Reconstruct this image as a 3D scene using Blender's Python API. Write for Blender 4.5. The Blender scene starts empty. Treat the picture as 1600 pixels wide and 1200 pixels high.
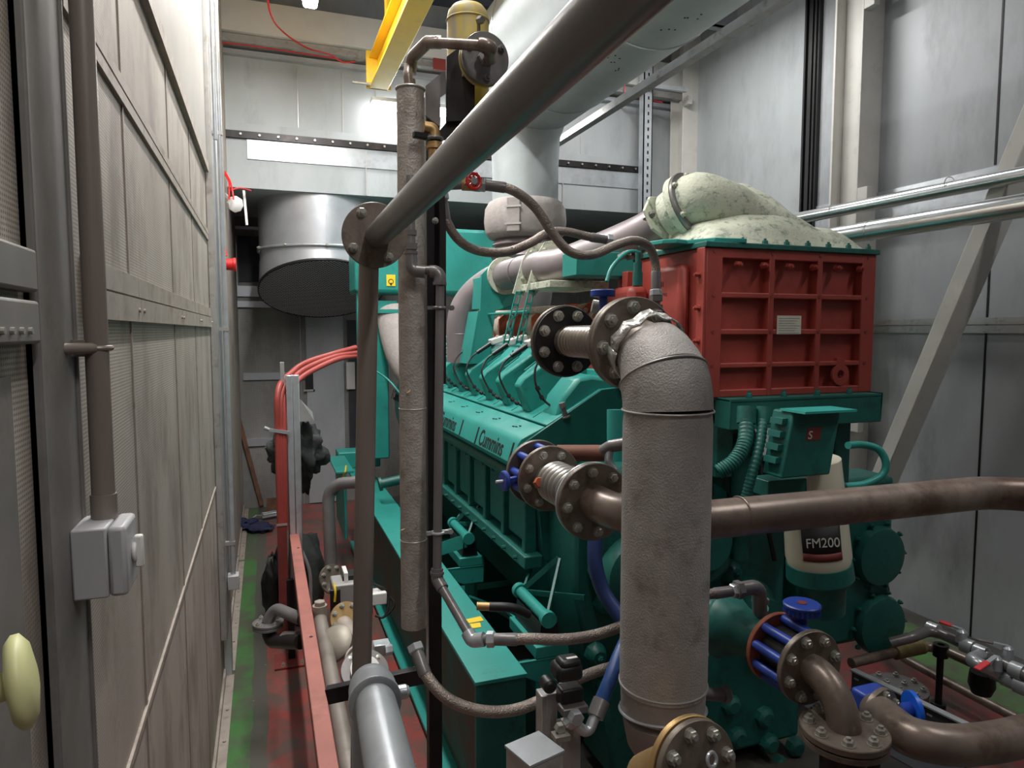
import bpy, bmesh, math, random
from mathutils import Vector as V, Matrix, noise
random.seed(7)
sc = bpy.context.scene
COL = sc.collection
PI = math.pi
# ------------------------------------------------------------------ camera
F = 1080.0
pit = math.atan(83 / F)
yaw = math.atan(387 / F * math.cos(pit))
CAM = V((0, 0, 2.0))
fw = V((math.sin(yaw) * math.cos(pit), math.cos(yaw) * math.cos(pit), -math.sin(pit)))
rt = V((math.cos(yaw), -math.sin(yaw), 0))
up = rt.cross(fw)
cd = bpy.data.cameras.new('camera'); cam = bpy.data.objects.new('camera', cd); COL.objects.link(cam)
cam.matrix_world = Matrix((( rt.x, up.x, -fw.x, CAM.x), (rt.y, up.y, -fw.y, CAM.y), (rt.z, up.z, -fw.z, CAM.z), (0, 0, 0, 1)))
cd.sensor_fit = 'HORIZONTAL'; cd.sensor_width = 36; cd.lens = 36 * F / 1600; cd.clip_start = 0.02
sc.camera = cam

def ray(px, py): return fw + rt * ((px - 800) / F) + up * ((600 - py) / F)
def P(px, py, D): return CAM + ray(px, py) * D
def PY(px, py, Y): r = ray(px, py); return CAM + r * (Y / r.y)
def PX(px, py, X): r = ray(px, py); return CAM + r * (X / r.x)
def PZ(px, py, Z): r = ray(px, py); return CAM + r * ((Z - 2.0) / r.z)

# ------------------------------------------------------------------ materials
def M(name, col, rough=.5, metal=0., var=.12, scale=6., bump=0., bscale=80., dirt=None, damt=.5, dscale=3., stretch=(1, 1, 1), spec=.5, emit=None, detail=5):
    m = bpy.data.materials.new(name); m.use_nodes = True
    nt = m.node_tree; N = nt.nodes; L = nt.links; b = N['Principled BSDF']
    b.inputs['Roughness'].default_value = rough; b.inputs['Metallic'].default_value = metal
    b.inputs['Specular IOR Level'].default_value = spec
    tc = N.new('ShaderNodeTexCoord'); mp = N.new('ShaderNodeMapping'); mp.inputs['Scale'].default_value = stretch
    L.new(tc.outputs['Object'], mp.inputs['Vector'])
    n1 = N.new('ShaderNodeTexNoise'); n1.inputs['Scale'].default_value = scale; n1.inputs['Detail'].default_value = detail
    L.new(mp.outputs[0], n1.inputs['Vector'])
    r1 = N.new('ShaderNodeMapRange'); r1.inputs['From Min'].default_value = .3; r1.inputs['From Max'].default_value = .7
    r1.inputs['To Min'].default_value = 1 - var; r1.inputs['To Max'].default_value = 1 + var
    L.new(n1.outputs['Fac'], r1.inputs['Value'])
    vm = N.new('ShaderNodeVectorMath'); vm.operation = 'SCALE'; vm.inputs[0].default_value = col
    L.new(r1.outputs[0], vm.inputs['Scale'])
    out = vm.outputs[0]
    if dirt:
        n2 = N.new('ShaderNodeTexNoise'); n2.inputs['Scale'].default_value = dscale; n2.inputs['Detail'].default_value = 8; n2.inputs['Roughness'].default_value = .7
        L.new(mp.outputs[0], n2.inputs['Vector'])
        r2 = N.new('ShaderNodeMapRange'); r2.inputs['From Min'].default_value = .62 - .28 * damt; r2.inputs['From Max'].default_value = .75 - .2 * damt
        r2.inputs['To Max'].default_value = .9
        L.new(n2.outputs['Fac'], r2.inputs['Value'])
        mx = N.new('ShaderNodeMix'); mx.data_type = 'RGBA'; L.new(r2.outputs[0], mx.inputs['Factor']); L.new(out, mx.inputs[6])
        mx.inputs[7].default_value = (*dirt, 1); out = mx.outputs[2]
    L.new(out, b.inputs['Base Color'])
    if bump:
        n3 = N.new('ShaderNodeTexNoise'); n3.inputs['Scale'].default_value = bscale; n3.inputs['Detail'].default_value = 3
        L.new(mp.outputs[0], n3.inputs['Vector'])
        bp = N.new('ShaderNodeBump'); bp.inputs['Strength'].default_value = min(bump, 1); bp.inputs['Distance'].default_value = .0025 * max(1, bump)
        L.new(n3.outputs['Fac'], bp.inputs['Height']); L.new(bp.outputs[0], b.inputs['Normal'])
    if emit:
        b.inputs['Emission Color'].default_value = (*emit[:3], 1); b.inputs['Emission Strength'].default_value = emit[3]
    return m

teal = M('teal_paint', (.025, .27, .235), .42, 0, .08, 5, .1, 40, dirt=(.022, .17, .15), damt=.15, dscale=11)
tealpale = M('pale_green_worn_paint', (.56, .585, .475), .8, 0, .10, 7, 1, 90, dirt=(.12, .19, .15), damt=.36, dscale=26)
tealshade = M('teal_paint_shaded', (.011, .115, .097), .45, 0, .16, 9, .3, 30, dirt=(.01, .06, .05), damt=.35, dscale=9)  # teal paint again, darkened so its colour carries the shade low on the engine
redp = M('oxide_red_paint', (.31, .048, .036), .5, 0, .08, 6, .2, 60, dirt=(.22, .034, .028), damt=.2, dscale=8)
redbeam = M('red_oxide_primer', (.38, .135, .11), .6, 0, .10, 8, .1, 50, dirt=(.25, .10, .08), damt=.3, dscale=6)
reddk = M('dark_red_primer', (.19, .035, .03), .55, 0, .15, 8)
steel = M('brown_bare_steel', (.225, .178, .15), .34, .35, .22, 7, .15, 60, dirt=(.10, .06, .045), damt=.5, dscale=5)
steelg = M('grey_oiled_steel', (.205, .195, .195), .33, .35, .12, 5, .1, 90, dirt=(.15, .135, .13), damt=.4, dscale=4)
vsteel = M('brown_vertical_steel', (.24, .20, .178), .42, .2, .18, 9, .1, 60, stretch=(1, 1, .12))
flg = M('flange_steel', (.20, .165, .135), .42, .35, .2, 18, .2, 120, dirt=(.10, .07, .05), damt=.4, dscale=14)
bolt = M('zinc_bolt', (.42, .41, .37), .35, .6, .15, 40)
galv = M('galvanised_tube', (.50, .53, .56), .30, .5, .10, 12, .05, 60, dirt=(.40, .42, .45), damt=.35, dscale=10)
galvs = M('bright_cladding', (.78, .80, .80), .24, .9, .06, 10)
duct = M('galvanised_duct', (.55, .58, .62), .34, .65, .10, 3, .05, 20, dirt=(.46, .50, .54), damt=.5, dscale=4)
silen = M('silver_silencer', (.43, .48, .495), .48, .3, .08, 3, .1, 12, dirt=(.38, .43, .445), damt=.5, dscale=5)
panel = M('galvanised_panel', (.38, .40, .42), .52, .2, .12, 2.2, .1, 14, dirt=(.29, .305, .32), damt=.45, dscale=3, stretch=(1, 1, .35))
panel2 = M('bright_galvanised_panel', (.40, .43, .445), .58, .1, .10, 2.2, .06, 14, dirt=(.31, .335, .35), damt=.4, dscale=3, stretch=(1, 1, .35))
cream = M('cream_paint', (.60, .585, .55), .5, 0, .04, 8, dirt=(.50, .48, .44), damt=.2, dscale=10)
white = M('white_paint', (.74, .73, .71), .55, 0, .05, 6)
trimm = M('strip_metal', (.46, .45, .44), .42, .5, .1, 12, dirt=(.26, .22, .18), damt=.3, dscale=10)
trimw = M('brown_dusty_strip', (.36, .315, .275), .6, .25, .12, 12, dirt=(.22, .17, .13), damt=.35, dscale=10)
lag = M('lagging_cloth', (.43, .405, .39), .55, .2, .08, 30, .9, 230, dirt=(.25, .215, .19), damt=.28, dscale=9)
lag2 = M('painted_lagging', (.42, .385, .355), .55, .3, .14, 30, 1.0, 150, dirt=(.24, .19, .15), damt=.35, dscale=8)
foil = M('torn_foil', (.62, .61, .58), .3, .85, .1, 30, 2.0, 60)
hosem = M('braided_steel_hose', (.30, .255, .225), .40, .7, .15, 40, 1.2, 260, stretch=(1, 1, 1))
hosed = M('rubber_hose', (.02, .02, .022), .5)
black = M('black_rubber', (.010, .010, .011), .42, 0, .2, 10)
blkst = M('black_steel', (.022, .020, .021), .38, .5, .3, 10, dirt=(.07, .045, .035), damt=.2)
brass = M('brass', (.52, .34, .15), .45, .7, .15, 20)
blue = M('blue_cast_paint', (.02, .055, .33), .4, 0, .12, 20)
dkblue = M('dark_blue_hose', (.015, .035, .13), .45)
yel = M('yellow_crane_paint', (.80, .50, .02), .42, 0, .05, 6, dirt=(.62, .44, .09), damt=.35, dscale=5)
yeld = M('dusty_yellow_paint', (.34, .31, .26), .6, .1, .15, 8, dirt=(.60, .45, .04), damt=.95, dscale=9, stretch=(1, 1, .12))
yst = M('yellow_sticker', (.85, .60, .03), .5, 0, .03)
intake = M('grey_pipe_paint', (.27, .235, .245), .42, .3, .08, 10)
jacket = M('grey_insulation_jacket', (.31, .285, .275), .8, 0, .1, 20, 1, 50)
wht = M('white_plastic', (.72, .71, .69), .45, 0, .04)
gplas = M('grey_plastic', (.42, .42, .43), .45, 0, .04)
gbox = M('grey_actuator_box', (.33, .32, .31), .5, .2, .08)
rcab = M('red_cable', (.36, .06, .05), .45, 0, .06)
redr = M('red_enamel', (.60, .02, .02), .35, 0, .05)
orange = M('orange_gasket', (.45, .10, .045), .6, 0, .15, 20)
beige = M('exhaust_casting', (.50, .41, .34), .65, .1, .15, 20, .6, 50, dirt=(.36, .22, .16), damt=.4, dscale=12)
cloth = M('dark_cloth', (.045, .05, .05), .9, 0, .25, 12, 1, 40)
navy = M('navy_cloth', (.02, .025, .07), .9, 0, .25, 30, 1, 40)
wood = M('old_brown_wood', (.14, .065, .04), .7, 0, .25, 12, .5, 60)
darkp = M('dark_recess_panel', (.045, .048, .058), .6, .2, .15)
ceilm = M('blue_grey_deck', (.17, .19, .25), .5, .3, .12, 4)
lampm = M('lamp_tube', (1, 1, 1), .5, emit=(1, .98, .95, 24))
lamph = M('lamp_body', (.75, .75, .76), .5)
mushy = M('pale_yellow_button', (.60, .60, .30), .45, 0, .04)
labelp = M('pale_label', (.55, .54, .46), .5, 0, .05)
ink = M('black_ink', (.008, .008, .008), .6, 0, .05)
whiteink = M('white_ink', (.65, .65, .62), .6, 0, .05)
filt = M('filter_can', (.62, .60, .48), .42, 0, .05)
rubb = M('mesh_dark', (.03, .032, .038), .5, .4, .2)

def perforated(name, col, dirt, pitch=.0065, axis='Y'):
    m = M(name, col, .62, .3, .16, 3.5, 0, 60, dirt=dirt, damt=.5, dscale=4.5, stretch=(1, 1, .45))
    nt = m.node_tree; N = nt.nodes; L = nt.links; b = N['Principled BSDF']
    src = b.inputs['Base Color'].links[0].from_socket
    g = N.new('ShaderNodeNewGeometry'); s = N.new('ShaderNodeSeparateXYZ'); L.new(g.outputs['Position'], s.inputs[0])
    def mt(op, a, c):
        n = N.new('ShaderNodeMath'); n.operation = op
        for i, q in enumerate((a, c)):
            if q is None: continue
            if isinstance(q, (int, float)): n.inputs[i].default_value = q
            else: L.new(q, n.inputs[i])
        return n.outputs[0]
    k = 2 * PI / pitch
    A = s.outputs[axis]; Z = s.outputs['Z']
    u = mt('SINE', mt('MULTIPLY', mt('ADD', A, Z), k * .5), None); w = mt('SINE', mt('MULTIPLY', mt('SUBTRACT', A, Z), k * .5), None)
    h = mt('MULTIPLY', u, w)
    r = N.new('ShaderNodeMapRange'); L.new(h, r.inputs['Value']); r.inputs['From Min'].default_value = .1; r.inputs['From Max'].default_value = .5
    mx = N.new('ShaderNodeMix'); mx.data_type = 'RGBA'; L.new(r.outputs[0], mx.inputs['Factor']); L.new(src, mx.inputs[6]); mx.inputs[7].default_value = (col[0] * .42, col[1] * .40, col[2] * .39, 1)
    L.new(mx.outputs[2], b.inputs['Base Color'])
    return m
perf = perforated('perforated_steel_panel', (.47, .42, .375), (.235, .195, .165))
perfb = perforated('perforated_panel_grey', (.30, .295, .285), (.21, .20, .19), .012, 'X')

def floor_mat():
    m = bpy.data.materials.new('painted_floor'); m.use_nodes = True
    nt = m.node_tree; N = nt.nodes; L = nt.links; b = N['Principled BSDF']
    g = N.new('ShaderNodeNewGeometry'); s = N.new('ShaderNodeSeparateXYZ'); L.new(g.outputs['Position'], s.inputs[0])
    n = N.new('ShaderNodeTexNoise'); n.inputs['Scale'].default_value = 2.3; n.inputs['Detail'].default_value = 8; n.inputs['Roughness'].default_value = .65; L.new(g.outputs['Position'], n.inputs['Vector'])
    ma = N.new('ShaderNodeMath'); ma.operation = 'MULTIPLY_ADD'; ma.inputs[1].default_value = .05; L.new(n.outputs['Fac'], ma.inputs[0]); L.new(s.outputs['X'], ma.inputs[2])
    mr = N.new('ShaderNodeMapRange'); mr.inputs['From Min'].default_value = -.5; mr.inputs['From Max'].default_value = 4.5; L.new(ma.outputs[0], mr.inputs['Value'])
    cr = N.new('ShaderNodeValToRGB'); cr.color_ramp.interpolation = 'CONSTANT'
    def pos(x): return (x + .5) / 5
    st = [(0, (.055, .16, .045)), (pos(-.095), (.075, .08, .065)), (pos(-.03), (.27, .05, .042)), (pos(1.0), (.05, .05, .045)), (pos(2.95), (.26, .048, .045)), (pos(3.62), (.07, .17, .045)), (pos(4.15), (.085, .08, .07))]
    el = cr.color_ramp.elements
    el[0].position = st[0][0]; el[0].color = (*st[0][1], 1); el[1].position = st[1][0]; el[1].color = (*st[1][1], 1)
    for p, c in st[2:]:
        e = el.new(p); e.color = (*c, 1)
    L.new(mr.outputs[0], cr.inputs[0])
    n2 = N.new('ShaderNodeTexNoise'); n2.inputs['Scale'].default_value = 3.2; n2.inputs['Detail'].default_value = 9; n2.inputs['Roughness'].default_value = .7; L.new(g.outputs['Position'], n2.inputs['Vector'])
    r2 = N.new('ShaderNodeMapRange'); r2.inputs['From Min'].default_value = .42; r2.inputs['From Max'].default_value = .56; r2.inputs['To Max'].default_value = .85; L.new(n2.outputs['Fac'], r2.inputs['Value'])
    mx = N.new('ShaderNodeMix'); mx.data_type = 'RGBA'; L.new(r2.outputs[0], mx.inputs['Factor']); L.new(cr.outputs[0], mx.inputs[6]); mx.inputs[7].default_value = (.085, .077, .064, 1)
    v = N.new('ShaderNodeTexVoronoi'); v.inputs['Scale'].default_value = 9; L.new(g.outputs['Position'], v.inputs['Vector'])
    r3 = N.new('ShaderNodeMapRange'); r3.inputs['From Min'].default_value = .03; r3.inputs['From Max'].default_value = .06; r3.inputs['To Min'].default_value = .8; r3.inputs['To Max'].default_value = 0; L.new(v.outputs['Distance'], r3.inputs['Value'])
    mx2 = N.new('ShaderNodeMix'); mx2.data_type = 'RGBA'; L.new(r3.outputs[0], mx2.inputs['Factor']); L.new(mx.outputs[2], mx2.inputs[6]); mx2.inputs[7].default_value = (.30, .26, .22, 1)
    L.new(mx2.outputs[2], b.inputs['Base Color']); b.inputs['Roughness'].default_value = .42
    return m
floorm = floor_mat()

# ------------------------------------------------------------------ mesh builder
def basis(ax):
    ax = ax.normalized(); t = V((0, 0, 1)) if abs(ax.z) < .9 else V((1, 0, 0))
    u = ax.cross(t).normalized(); w = ax.cross(u).normalized(); return ax, u, w
class MB:
    def __init__(s): s.v = []; s.f = []
    def add(s, vs, fs):
        o = len(s.v); s.v += [tuple(q) for q in vs]; s.f += [tuple(i + o for i in f) for f in fs]; return s
    def hull8(s, p):  # 4 bottom ccw + 4 top
        return s.add(p, [(3, 2, 1, 0), (4, 5, 6, 7), (0, 1, 5, 4), (1, 2, 6, 5), (2, 3, 7, 6), (3, 0, 4, 7)])
    def box(s, x0, x1, y0, y1, z0, z1):
        return s.hull8([(x0, y0, z0), (x1, y0, z0), (x1, y1, z0), (x0, y1, z0), (x0, y0, z1), (x1, y0, z1), (x1, y1, z1), (x0, y1, z1)])
    def obox(s, c, u, v, w):  # half vectors
        c = V(c); u = V(u); v = V(v); w = V(w)
        if u.cross(v).dot(w) < 0: u = -u
        return s.hull8([c - u - v - w, c + u - v - w, c + u + v - w, c - u + v - w, c - u - v + w, c + u - v + w, c + u + v + w, c - u + v + w])
    def bar(s, a, b, wd, ht, upv=(0, 0, 1)):
        a = V(a); b = V(b); d = (b - a); n = d.normalized(); u = n.cross(V(upv)).normalized(); w = u.cross(n)
        return s.obox((a + b) / 2, d / 2, u * wd / 2, w * ht / 2)
    def prism(s, pts, vec):  # pts planar outline, vec extrusion
        n = len(pts); pts = [V(q) for q in pts]; vec = V(vec)
        nr = V((0, 0, 0))
        for i in range(n): nr += pts[i].cross(pts[(i + 1) % n])
        if nr.dot(vec) < 0: pts.reverse()
        vs = pts + [q + vec for q in pts]
        fs = [tuple(range(n - 1, -1, -1)), tuple(range(n, 2 * n))] + [(i, (i + 1) % n, (i + 1) % n + n, i + n) for i in range(n)]
        return s.add(vs, fs)
    def lathe(s, prof, o, ax, seg=32, caps=True, ph=0):  # prof [(t along axis, r)]
        ax, u, w = basis(V(ax)); o = V(o); vs = []; fs = []
        for t, r in prof:
            for k in range(seg):
                a = 2 * PI * k / seg + ph; vs.append(o + ax * t + (u * math.cos(a) + w * math.sin(a)) * r)
        for i in range(len(prof) - 1):
            for k in range(seg):
                k2 = (k + 1) % seg; fs.append((i * seg + k, i * seg + k2, (i + 1) * seg + k2, (i + 1) * seg + k))
        if caps:
            fs.append(tuple(range(seg - 1, -1, -1))); fs.append(tuple((len(prof) - 1) * seg + k for k in range(seg)))
        return s.add(vs, fs)
    def cyl(s, a, b, r, r2=None, seg=24):
        a = V(a); b = V(b); return s.lathe([(0, r), ((b - a).length, r if r2 is None else r2)], a, b - a, seg)
    def ring(s, o, ax, ri, ro, t, seg=40):  # flat washer
        return s.lathe([(0, ri), (0, ro), (t, ro), (t, ri), (0, ri)], o, ax, seg, caps=False)
    def hexa(s, o, ax, r, h, ph=0): return s.lathe([(0, r), (h * .85, r), (h, r * .85)], o, ax, 6, ph=ph)
    def tube(s, pts, r, seg=14, caps=True):
        pts = [V(q) for q in pts]; n = len(pts); vs = []; fs = []
        T = [(pts[min(i + 1, n - 1)] - pts[max(i - 1, 0)]).normalized() for i in range(n)]
        _, u, w = basis(T[0])
        for i in range(n):
            if i:
                u = (u - T[i] * u.dot(T[i])).normalized()
            w = T[i].cross(u)
            rr = r[i] if isinstance(r, (list, tuple)) else r
            for k in range(seg):
                a = 2 * PI * k / seg; vs.append(pts[i] + (u * math.cos(a) + w * math.sin(a)) * rr)
        for i in range(n - 1):
            for k in range(seg):
                k2 = (k + 1) % seg; fs.append((i * seg + k, i * seg + k2, (i + 1) * seg + k2, (i + 1) * seg + k))
        if caps:
            fs.append(tuple(range(seg - 1, -1, -1))); fs.append(tuple((n - 1) * seg + k for k in range(seg)))
        return s.add(vs, fs)
    def torus(s, o, ax, R, r, seg=28, sg=8):
        ax, u, w = basis(V(ax)); o = V(o); vs = []; fs = []
        for i in range(seg):
            a = 2 * PI * i / seg; d = u * math.cos(a) + w * math.sin(a)
            for k in range(sg):
                b = 2 * PI * k / sg; vs.append(o + d * (R + r * math.cos(b)) + ax * (r * math.sin(b)))
        for i in range(seg):
            for k in range(sg):
                i2 = (i + 1) % seg; k2 = (k + 1) % sg; fs.append((i * sg + k, i2 * sg + k, i2 * sg + k2, i * sg + k2))
        return s.add(vs, fs)

def spline(pts, n=10):
    pts = [V(q) for q in pts]; q = [pts[0] * 2 - pts[1]] + pts + [pts[-1] * 2 - pts[-2]]; out = []
    for i in range(1, len(q) - 2):
        a, b, c, d = q[i - 1:i + 3]
        for k in range(n):
            t = k / n; out.append(.5 * ((2 * b) + (c - a) * t + (2 * a - 5 * b + 4 * c - d) * t * t + (3 * b - a - 3 * c + d) * t ** 3))
    out.append(pts[-1]); return out
def bend(pts, R, n=10):  # polyline with rounded corners
    pts = [V(q) for q in pts]; out = [pts[0]]
    for i in range(1, len(pts) - 1):
        a = pts[i - 1] - pts[i]; b = pts[i + 1] - pts[i]; la, lb = a.length, b.length; a.normalize(); b.normalize()
        th = a.angle(b); Ri = R[i - 1] if isinstance(R, (list, tuple)) else R
        d = min(Ri / math.tan(th / 2), la * .49 if i > 1 else la * .98, lb * .49 if i < len(pts) - 2 else lb * .98); Rr = d * math.tan(th / 2)
        c = pts[i] + (a + b).normalized() * (Rr / math.sin(th / 2)); p0 = pts[i] + a * d; p1 = pts[i] + b * d
        v0 = p0 - c; v1 = p1 - c; ang = v0.angle(v1); axs = v0.cross(v1).normalized()
        for k in range(n + 1): out.append(c + Matrix.Rotation(ang * k / n, 3, axs) @ v0)
    out.append(pts[-1]); return out

ROOT = {}
def setp(o, label=None, cat=None, group=None, kind=None):
    if label: o['label'] = label
    if cat: o['category'] = cat
    if group: o['group'] = group
    if kind: o['kind'] = kind
    return o
def thing(name, label, cat, loc=(0, 0, 0), group=None):
    o = bpy.data.objects.new(name, None); COL.objects.link(o); o.location = V(loc); o.empty_display_size = .05
    ROOT[o.name] = V(loc); return setp(o, label, cat, group)
def part(mb, name, mat, parent=None, bev=0, ang=35, label=None, sub=0, kind=None, thick=0):
    me = bpy.data.meshes.new(name); me.from_pydata(mb.v, [], mb.f); me.validate()
    bm = bmesh.new(); bm.from_mesh(me); bmesh.ops.remove_doubles(bm, verts=bm.verts, dist=1e-6); bmesh.ops.recalc_face_normals(bm, faces=bm.faces); bm.to_mesh(me); bm.free()
    for p in me.polygons: p.use_smooth = True
    me.set_sharp_from_angle(angle=math.radians(ang))
    mats = mat if isinstance(mat, (list, tuple)) else [mat]
    for m_ in mats: me.materials.append(m_)
    o = bpy.data.objects.new(name, me); COL.objects.link(o)
    if parent is not None:
        L = ROOT[parent.name]
        me.transform(Matrix.Translation(-L)); o.parent = parent; ROOT[o.name] = L
    else:
        xs = [v.co for v in me.vertices]
        c = V(((min(v.x for v in xs) + max(v.x for v in xs)) / 2, (min(v.y for v in xs) + max(v.y for v in xs)) / 2, min(v.z for v in xs)))
        me.transform(Matrix.Translation(-c)); o.location = c; ROOT[o.name] = c
    if thick:
        s = o.modifiers.new('t', 'SOLIDIFY'); s.thickness = thick
    if bev:
        b = o.modifiers.new('b', 'BEVEL'); b.width = bev; b.segments = 2; b.limit_method = 'ANGLE'; b.angle_limit = math.radians(40); b.harden_normals = False
    if sub:
        s = o.modifiers.new('s', 'SUBSURF'); s.levels = sub; s.render_levels = sub
    if label: o['label'] = label
    if kind: o['kind'] = kind
    return o
def solo(mb, name, mat, label, cat, group=None, **k): return setp(part(mb, name, mat, None, **k), label, cat, group)
def struct(mb, name, mat, **k): return setp(part(mb, name, mat, None, **k), kind='structure')
def clone(src, pos_world, parent, rot=None):  # copy of a part placed elsewhere (mesh local to its own origin)
    o = src.copy(); COL.objects.link(o); o.parent = parent; o.location = V(pos_world) - ROOT[parent.name]; ROOT[o.name] = ROOT[parent.name]
    return o
_bm = {}
def bolt_mesh(r, h, ax, mat):
    key = (round(r, 4), round(h, 4), tuple(round(q, 3) for q in ax), mat.name)
    if key not in _bm:
        mb = MB(); mb.lathe([(0, r * 1.35), (h * .15, r * 1.35)], (0, 0, 0), ax, 16); mb.hexa((0, 0, 0), ax, r * 1.15, h)
        mb.cyl((0, 0, 0), V(ax).normalized() * h * 1.45, r * .55, seg=10)
        me = bpy.data.meshes.new('bolt'); me.from_pydata(mb.v, [], mb.f)
        for p in me.polygons: p.use_smooth = True
        me.set_sharp_from_angle(angle=math.radians(35)); me.materials.append(mat); _bm[key] = me
    return _bm[key]
def add_bolt(pos, ax, parent, r=.010, h=.014, mat=None, name='bolt'):
    o = bpy.data.objects.new(name, bolt_mesh(r, h, V(ax).normalized(), mat or bolt)); COL.objects.link(o)
    o.parent = parent; o.location = V(pos) - ROOT[parent.name]; ROOT[o.name] = ROOT[parent.name]; return o
def flange(parent, c, ax, R, t, n=8, mat=None, rb=None, hub=.5, ph=.2, br=.010, bh=.014, bmat=None, name='flange', label=None, back=False, hubl=0):
    """disc from c along ax; bolts on its +ax face"""
    ax = V(ax).normalized(); c = V(c); mb = MB()
    mb.lathe([(0, R), (t * .85, R), (t, R * .985)], c, ax, 48)
    if hubl: mb.lathe([(t, R * hub * 1.15), (t + hubl, R * hub * .95)], c, ax, 32)
    f = part(mb, name, mat or flg, parent, ang=30, label=label)
    rb = rb or R * .8; _, u, w = basis(ax)
    for k in range(n):
        a = 2 * PI * k / n + ph
        p = c + (u * math.cos(a) + w * math.sin(a)) * rb
        add_bolt(p + ax * t, ax, f, br, bh, bmat)
        if back: add_bolt(p, -ax, f, br, bh, bmat)
    return f
def text(body, size, origin, ux, uy, mat, parent, name='lettering', depth=.0012, squash=1.0, label=None, bold=1):
    cu = bpy.data.curves.new('t', 'FONT'); cu.body = body; cu.size = size; cu.extrude = depth; cu.offset = size * .012 * bold
    ob = bpy.data.objects.new('t', cu); COL.objects.link(ob)
    bpy.context.view_layer.update(); dg = bpy.context.evaluated_depsgraph_get()
    me = bpy.data.meshes.new_from_object(ob.evaluated_get(dg)); bpy.data.objects.remove(ob)
    ux = V(ux).normalized(); uy = V(uy).normalized(); uz = ux.cross(uy)
    L = ROOT[parent.name]; o3 = V(origin) - L
    me.transform(Matrix(((ux.x * squash, uy.x, uz.x, o3.x), (ux.y * squash, uy.y, uz.y, o3.y), (ux.z * squash, uy.z, uz.z, o3.z), (0, 0, 0, 1))))
    me.materials.clear(); me.materials.append(mat)
    o = bpy.data.objects.new(name, me); COL.objects.link(o); o.parent = parent; ROOT[o.name] = L
    if label: o['label'] = label
    return o
YN = V((0, -1, 0)); YP = V((0, 1, 0)); XP = V((1, 0, 0)); XN = V((-1, 0, 0)); ZP = V((0, 0, 1)); ZN = V((0, 0, -1))
# ================================================================== the room
XL, XR, YB, YU, ZC = -.27, 4.31, 8.25, 6.6, 5.05
struct(MB().box(XL - .1, XR + .1, -2.2, YB + .1, -.1, 0), 'floor', floorm)
struct(MB().box(XL - .1, XR + .1, -2.3, -2.2, 0, ZC), 'wall_front', darkp)
mb = MB(); mb.box(XL - .1, XR + .1, -2.3, YB + .1, ZC + .1, ZC + .16)   # deck with ribs
y = -2.2
while y < YB:
    mb.box(XL - .1, XR + .1, y, y + .11, ZC + .02, ZC + .1); y += .26
struct(mb, 'ceiling', ceilm)
k = 1
def trim(mb, mat, **kw):
    global k
    struct(mb, 'trim_%d' % k, mat, **kw); k += 1
# left wall : perforated panels, seams and rails
struct(MB().box(XL - .08, XL, -2.2, YB, 0, ZC), 'wall_left', perf)
for yy, w in ((1.67, .012), (2.44, .012), (3.14, .012)):
    trim(MB().box(XL, XL + .003, yy, yy + w, .02, 2.03), trimw); trim(MB().box(XL, XL + .003, yy, yy + w, 2.12, 2.82), trimw)
mb = MB()
for y0, y1 in ((1.26, 1.745), (1.75, 2.58), (2.585, 3.3), (3.305, 3.98)):
    mb.box(XL, XL + .008, y0, y1, 2.075, 2.118); mb.box(XL, XL + .012, y0, y1, 2.02, 2.070)
    mb.cyl((XL + .012, y0 + .03, 2.045), (XL + .016, y0 + .03, 2.045), .005, seg=8); mb.cyl((XL + .012, y1 - .03, 2.045), (XL + .016, y1 - .03, 2.045), .005, seg=8)
trim(mb, trimw)
mb = MB(); mb.box(XL, XL + .008, 1.2, 3.98, 2.500, 2.524); mb.box(XL, XL + .008, 1.2, 3.98, 2.470, 2.494); trim(mb, trimw)
mb = MB(); mb.box(XL, XL + .02, 1.2, 3.98, 2.82, 2.865); trim(mb, trimw)
struct(MB().box(XL, XL + .012, 1.2, 3.98, 2.865, ZC), 'wall_left_upper', M('dusty_sheet', (.30, .285, .265), .6, 0, .08, 3))
trim(MB().box(XL, XL + .006, 1.2, 3.98, 1.154, 1.168), trimw)
mb = MB()
for y0, y1 in ((.6, 1.9), (1.96, 2.75), (2.8, 4.2), (4.25, 6.3), (6.35, 8.2)):
    mb.box(XL, XL + .012, y0, y1, 0, .05); mb.box(XL, XL + .055, y0, y1, 0, .008)
    for q in range(int((y1 - y0) / .3)): mb.cyl((XL + .035, y0 + .1 + q * .3, .008), (XL + .035, y0 + .1 + q * .3, .014), .008, seg=8)
setp(part(mb, 'baseboard_left', trimw), kind='structure')
# jamb posts at the far end of the panelled part
mb = MB(); mb.box(XL, XL + .035, 4.0, 4.16, .3, ZC); trim(mb, trimm, bev=.004)
mb = MB(); mb.box(XL, XL + .045, 4.2, 4.28, .0, ZC); trim(mb, duct, bev=.004)
# lower back wall
struct(MB().box(XL - .1, XR + .1, YB, YB + .1, 0, 3.6), 'wall_back', perfb)
# strips on the back wall
def bw(px0, py0, px1, py1, mat, t=.03, Y=YB, name=None):
    a = PY(px0, py0, Y - t); b = PY(px1, py1, Y - t)
    mb = MB().box(min(a.x, b.x), max(a.x, b.x), Y - t, Y, min(a.z, b.z), max(a.z, b.z)); return mb
trim(bw(366, 468, 380, 800, duct), duct)
trim(bw(380, 583, 478, 592, duct), duct); trim(bw(380, 687, 478, 693, duct), duct)
trim(bw(352, 446, 560, 466, duct), duct); trim(bw(352, 470, 560, 482, duct, .04), duct)
trim(bw(468, 482, 476, 800, duct), duct); trim(bw(352, 352, 600, 368, duct, .06), duct)
trim(bw(358, 368, 371, 448, duct, .05), duct)
trim(bw(371, 368, 640, 446, darkp, .015), darkp)
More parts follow.
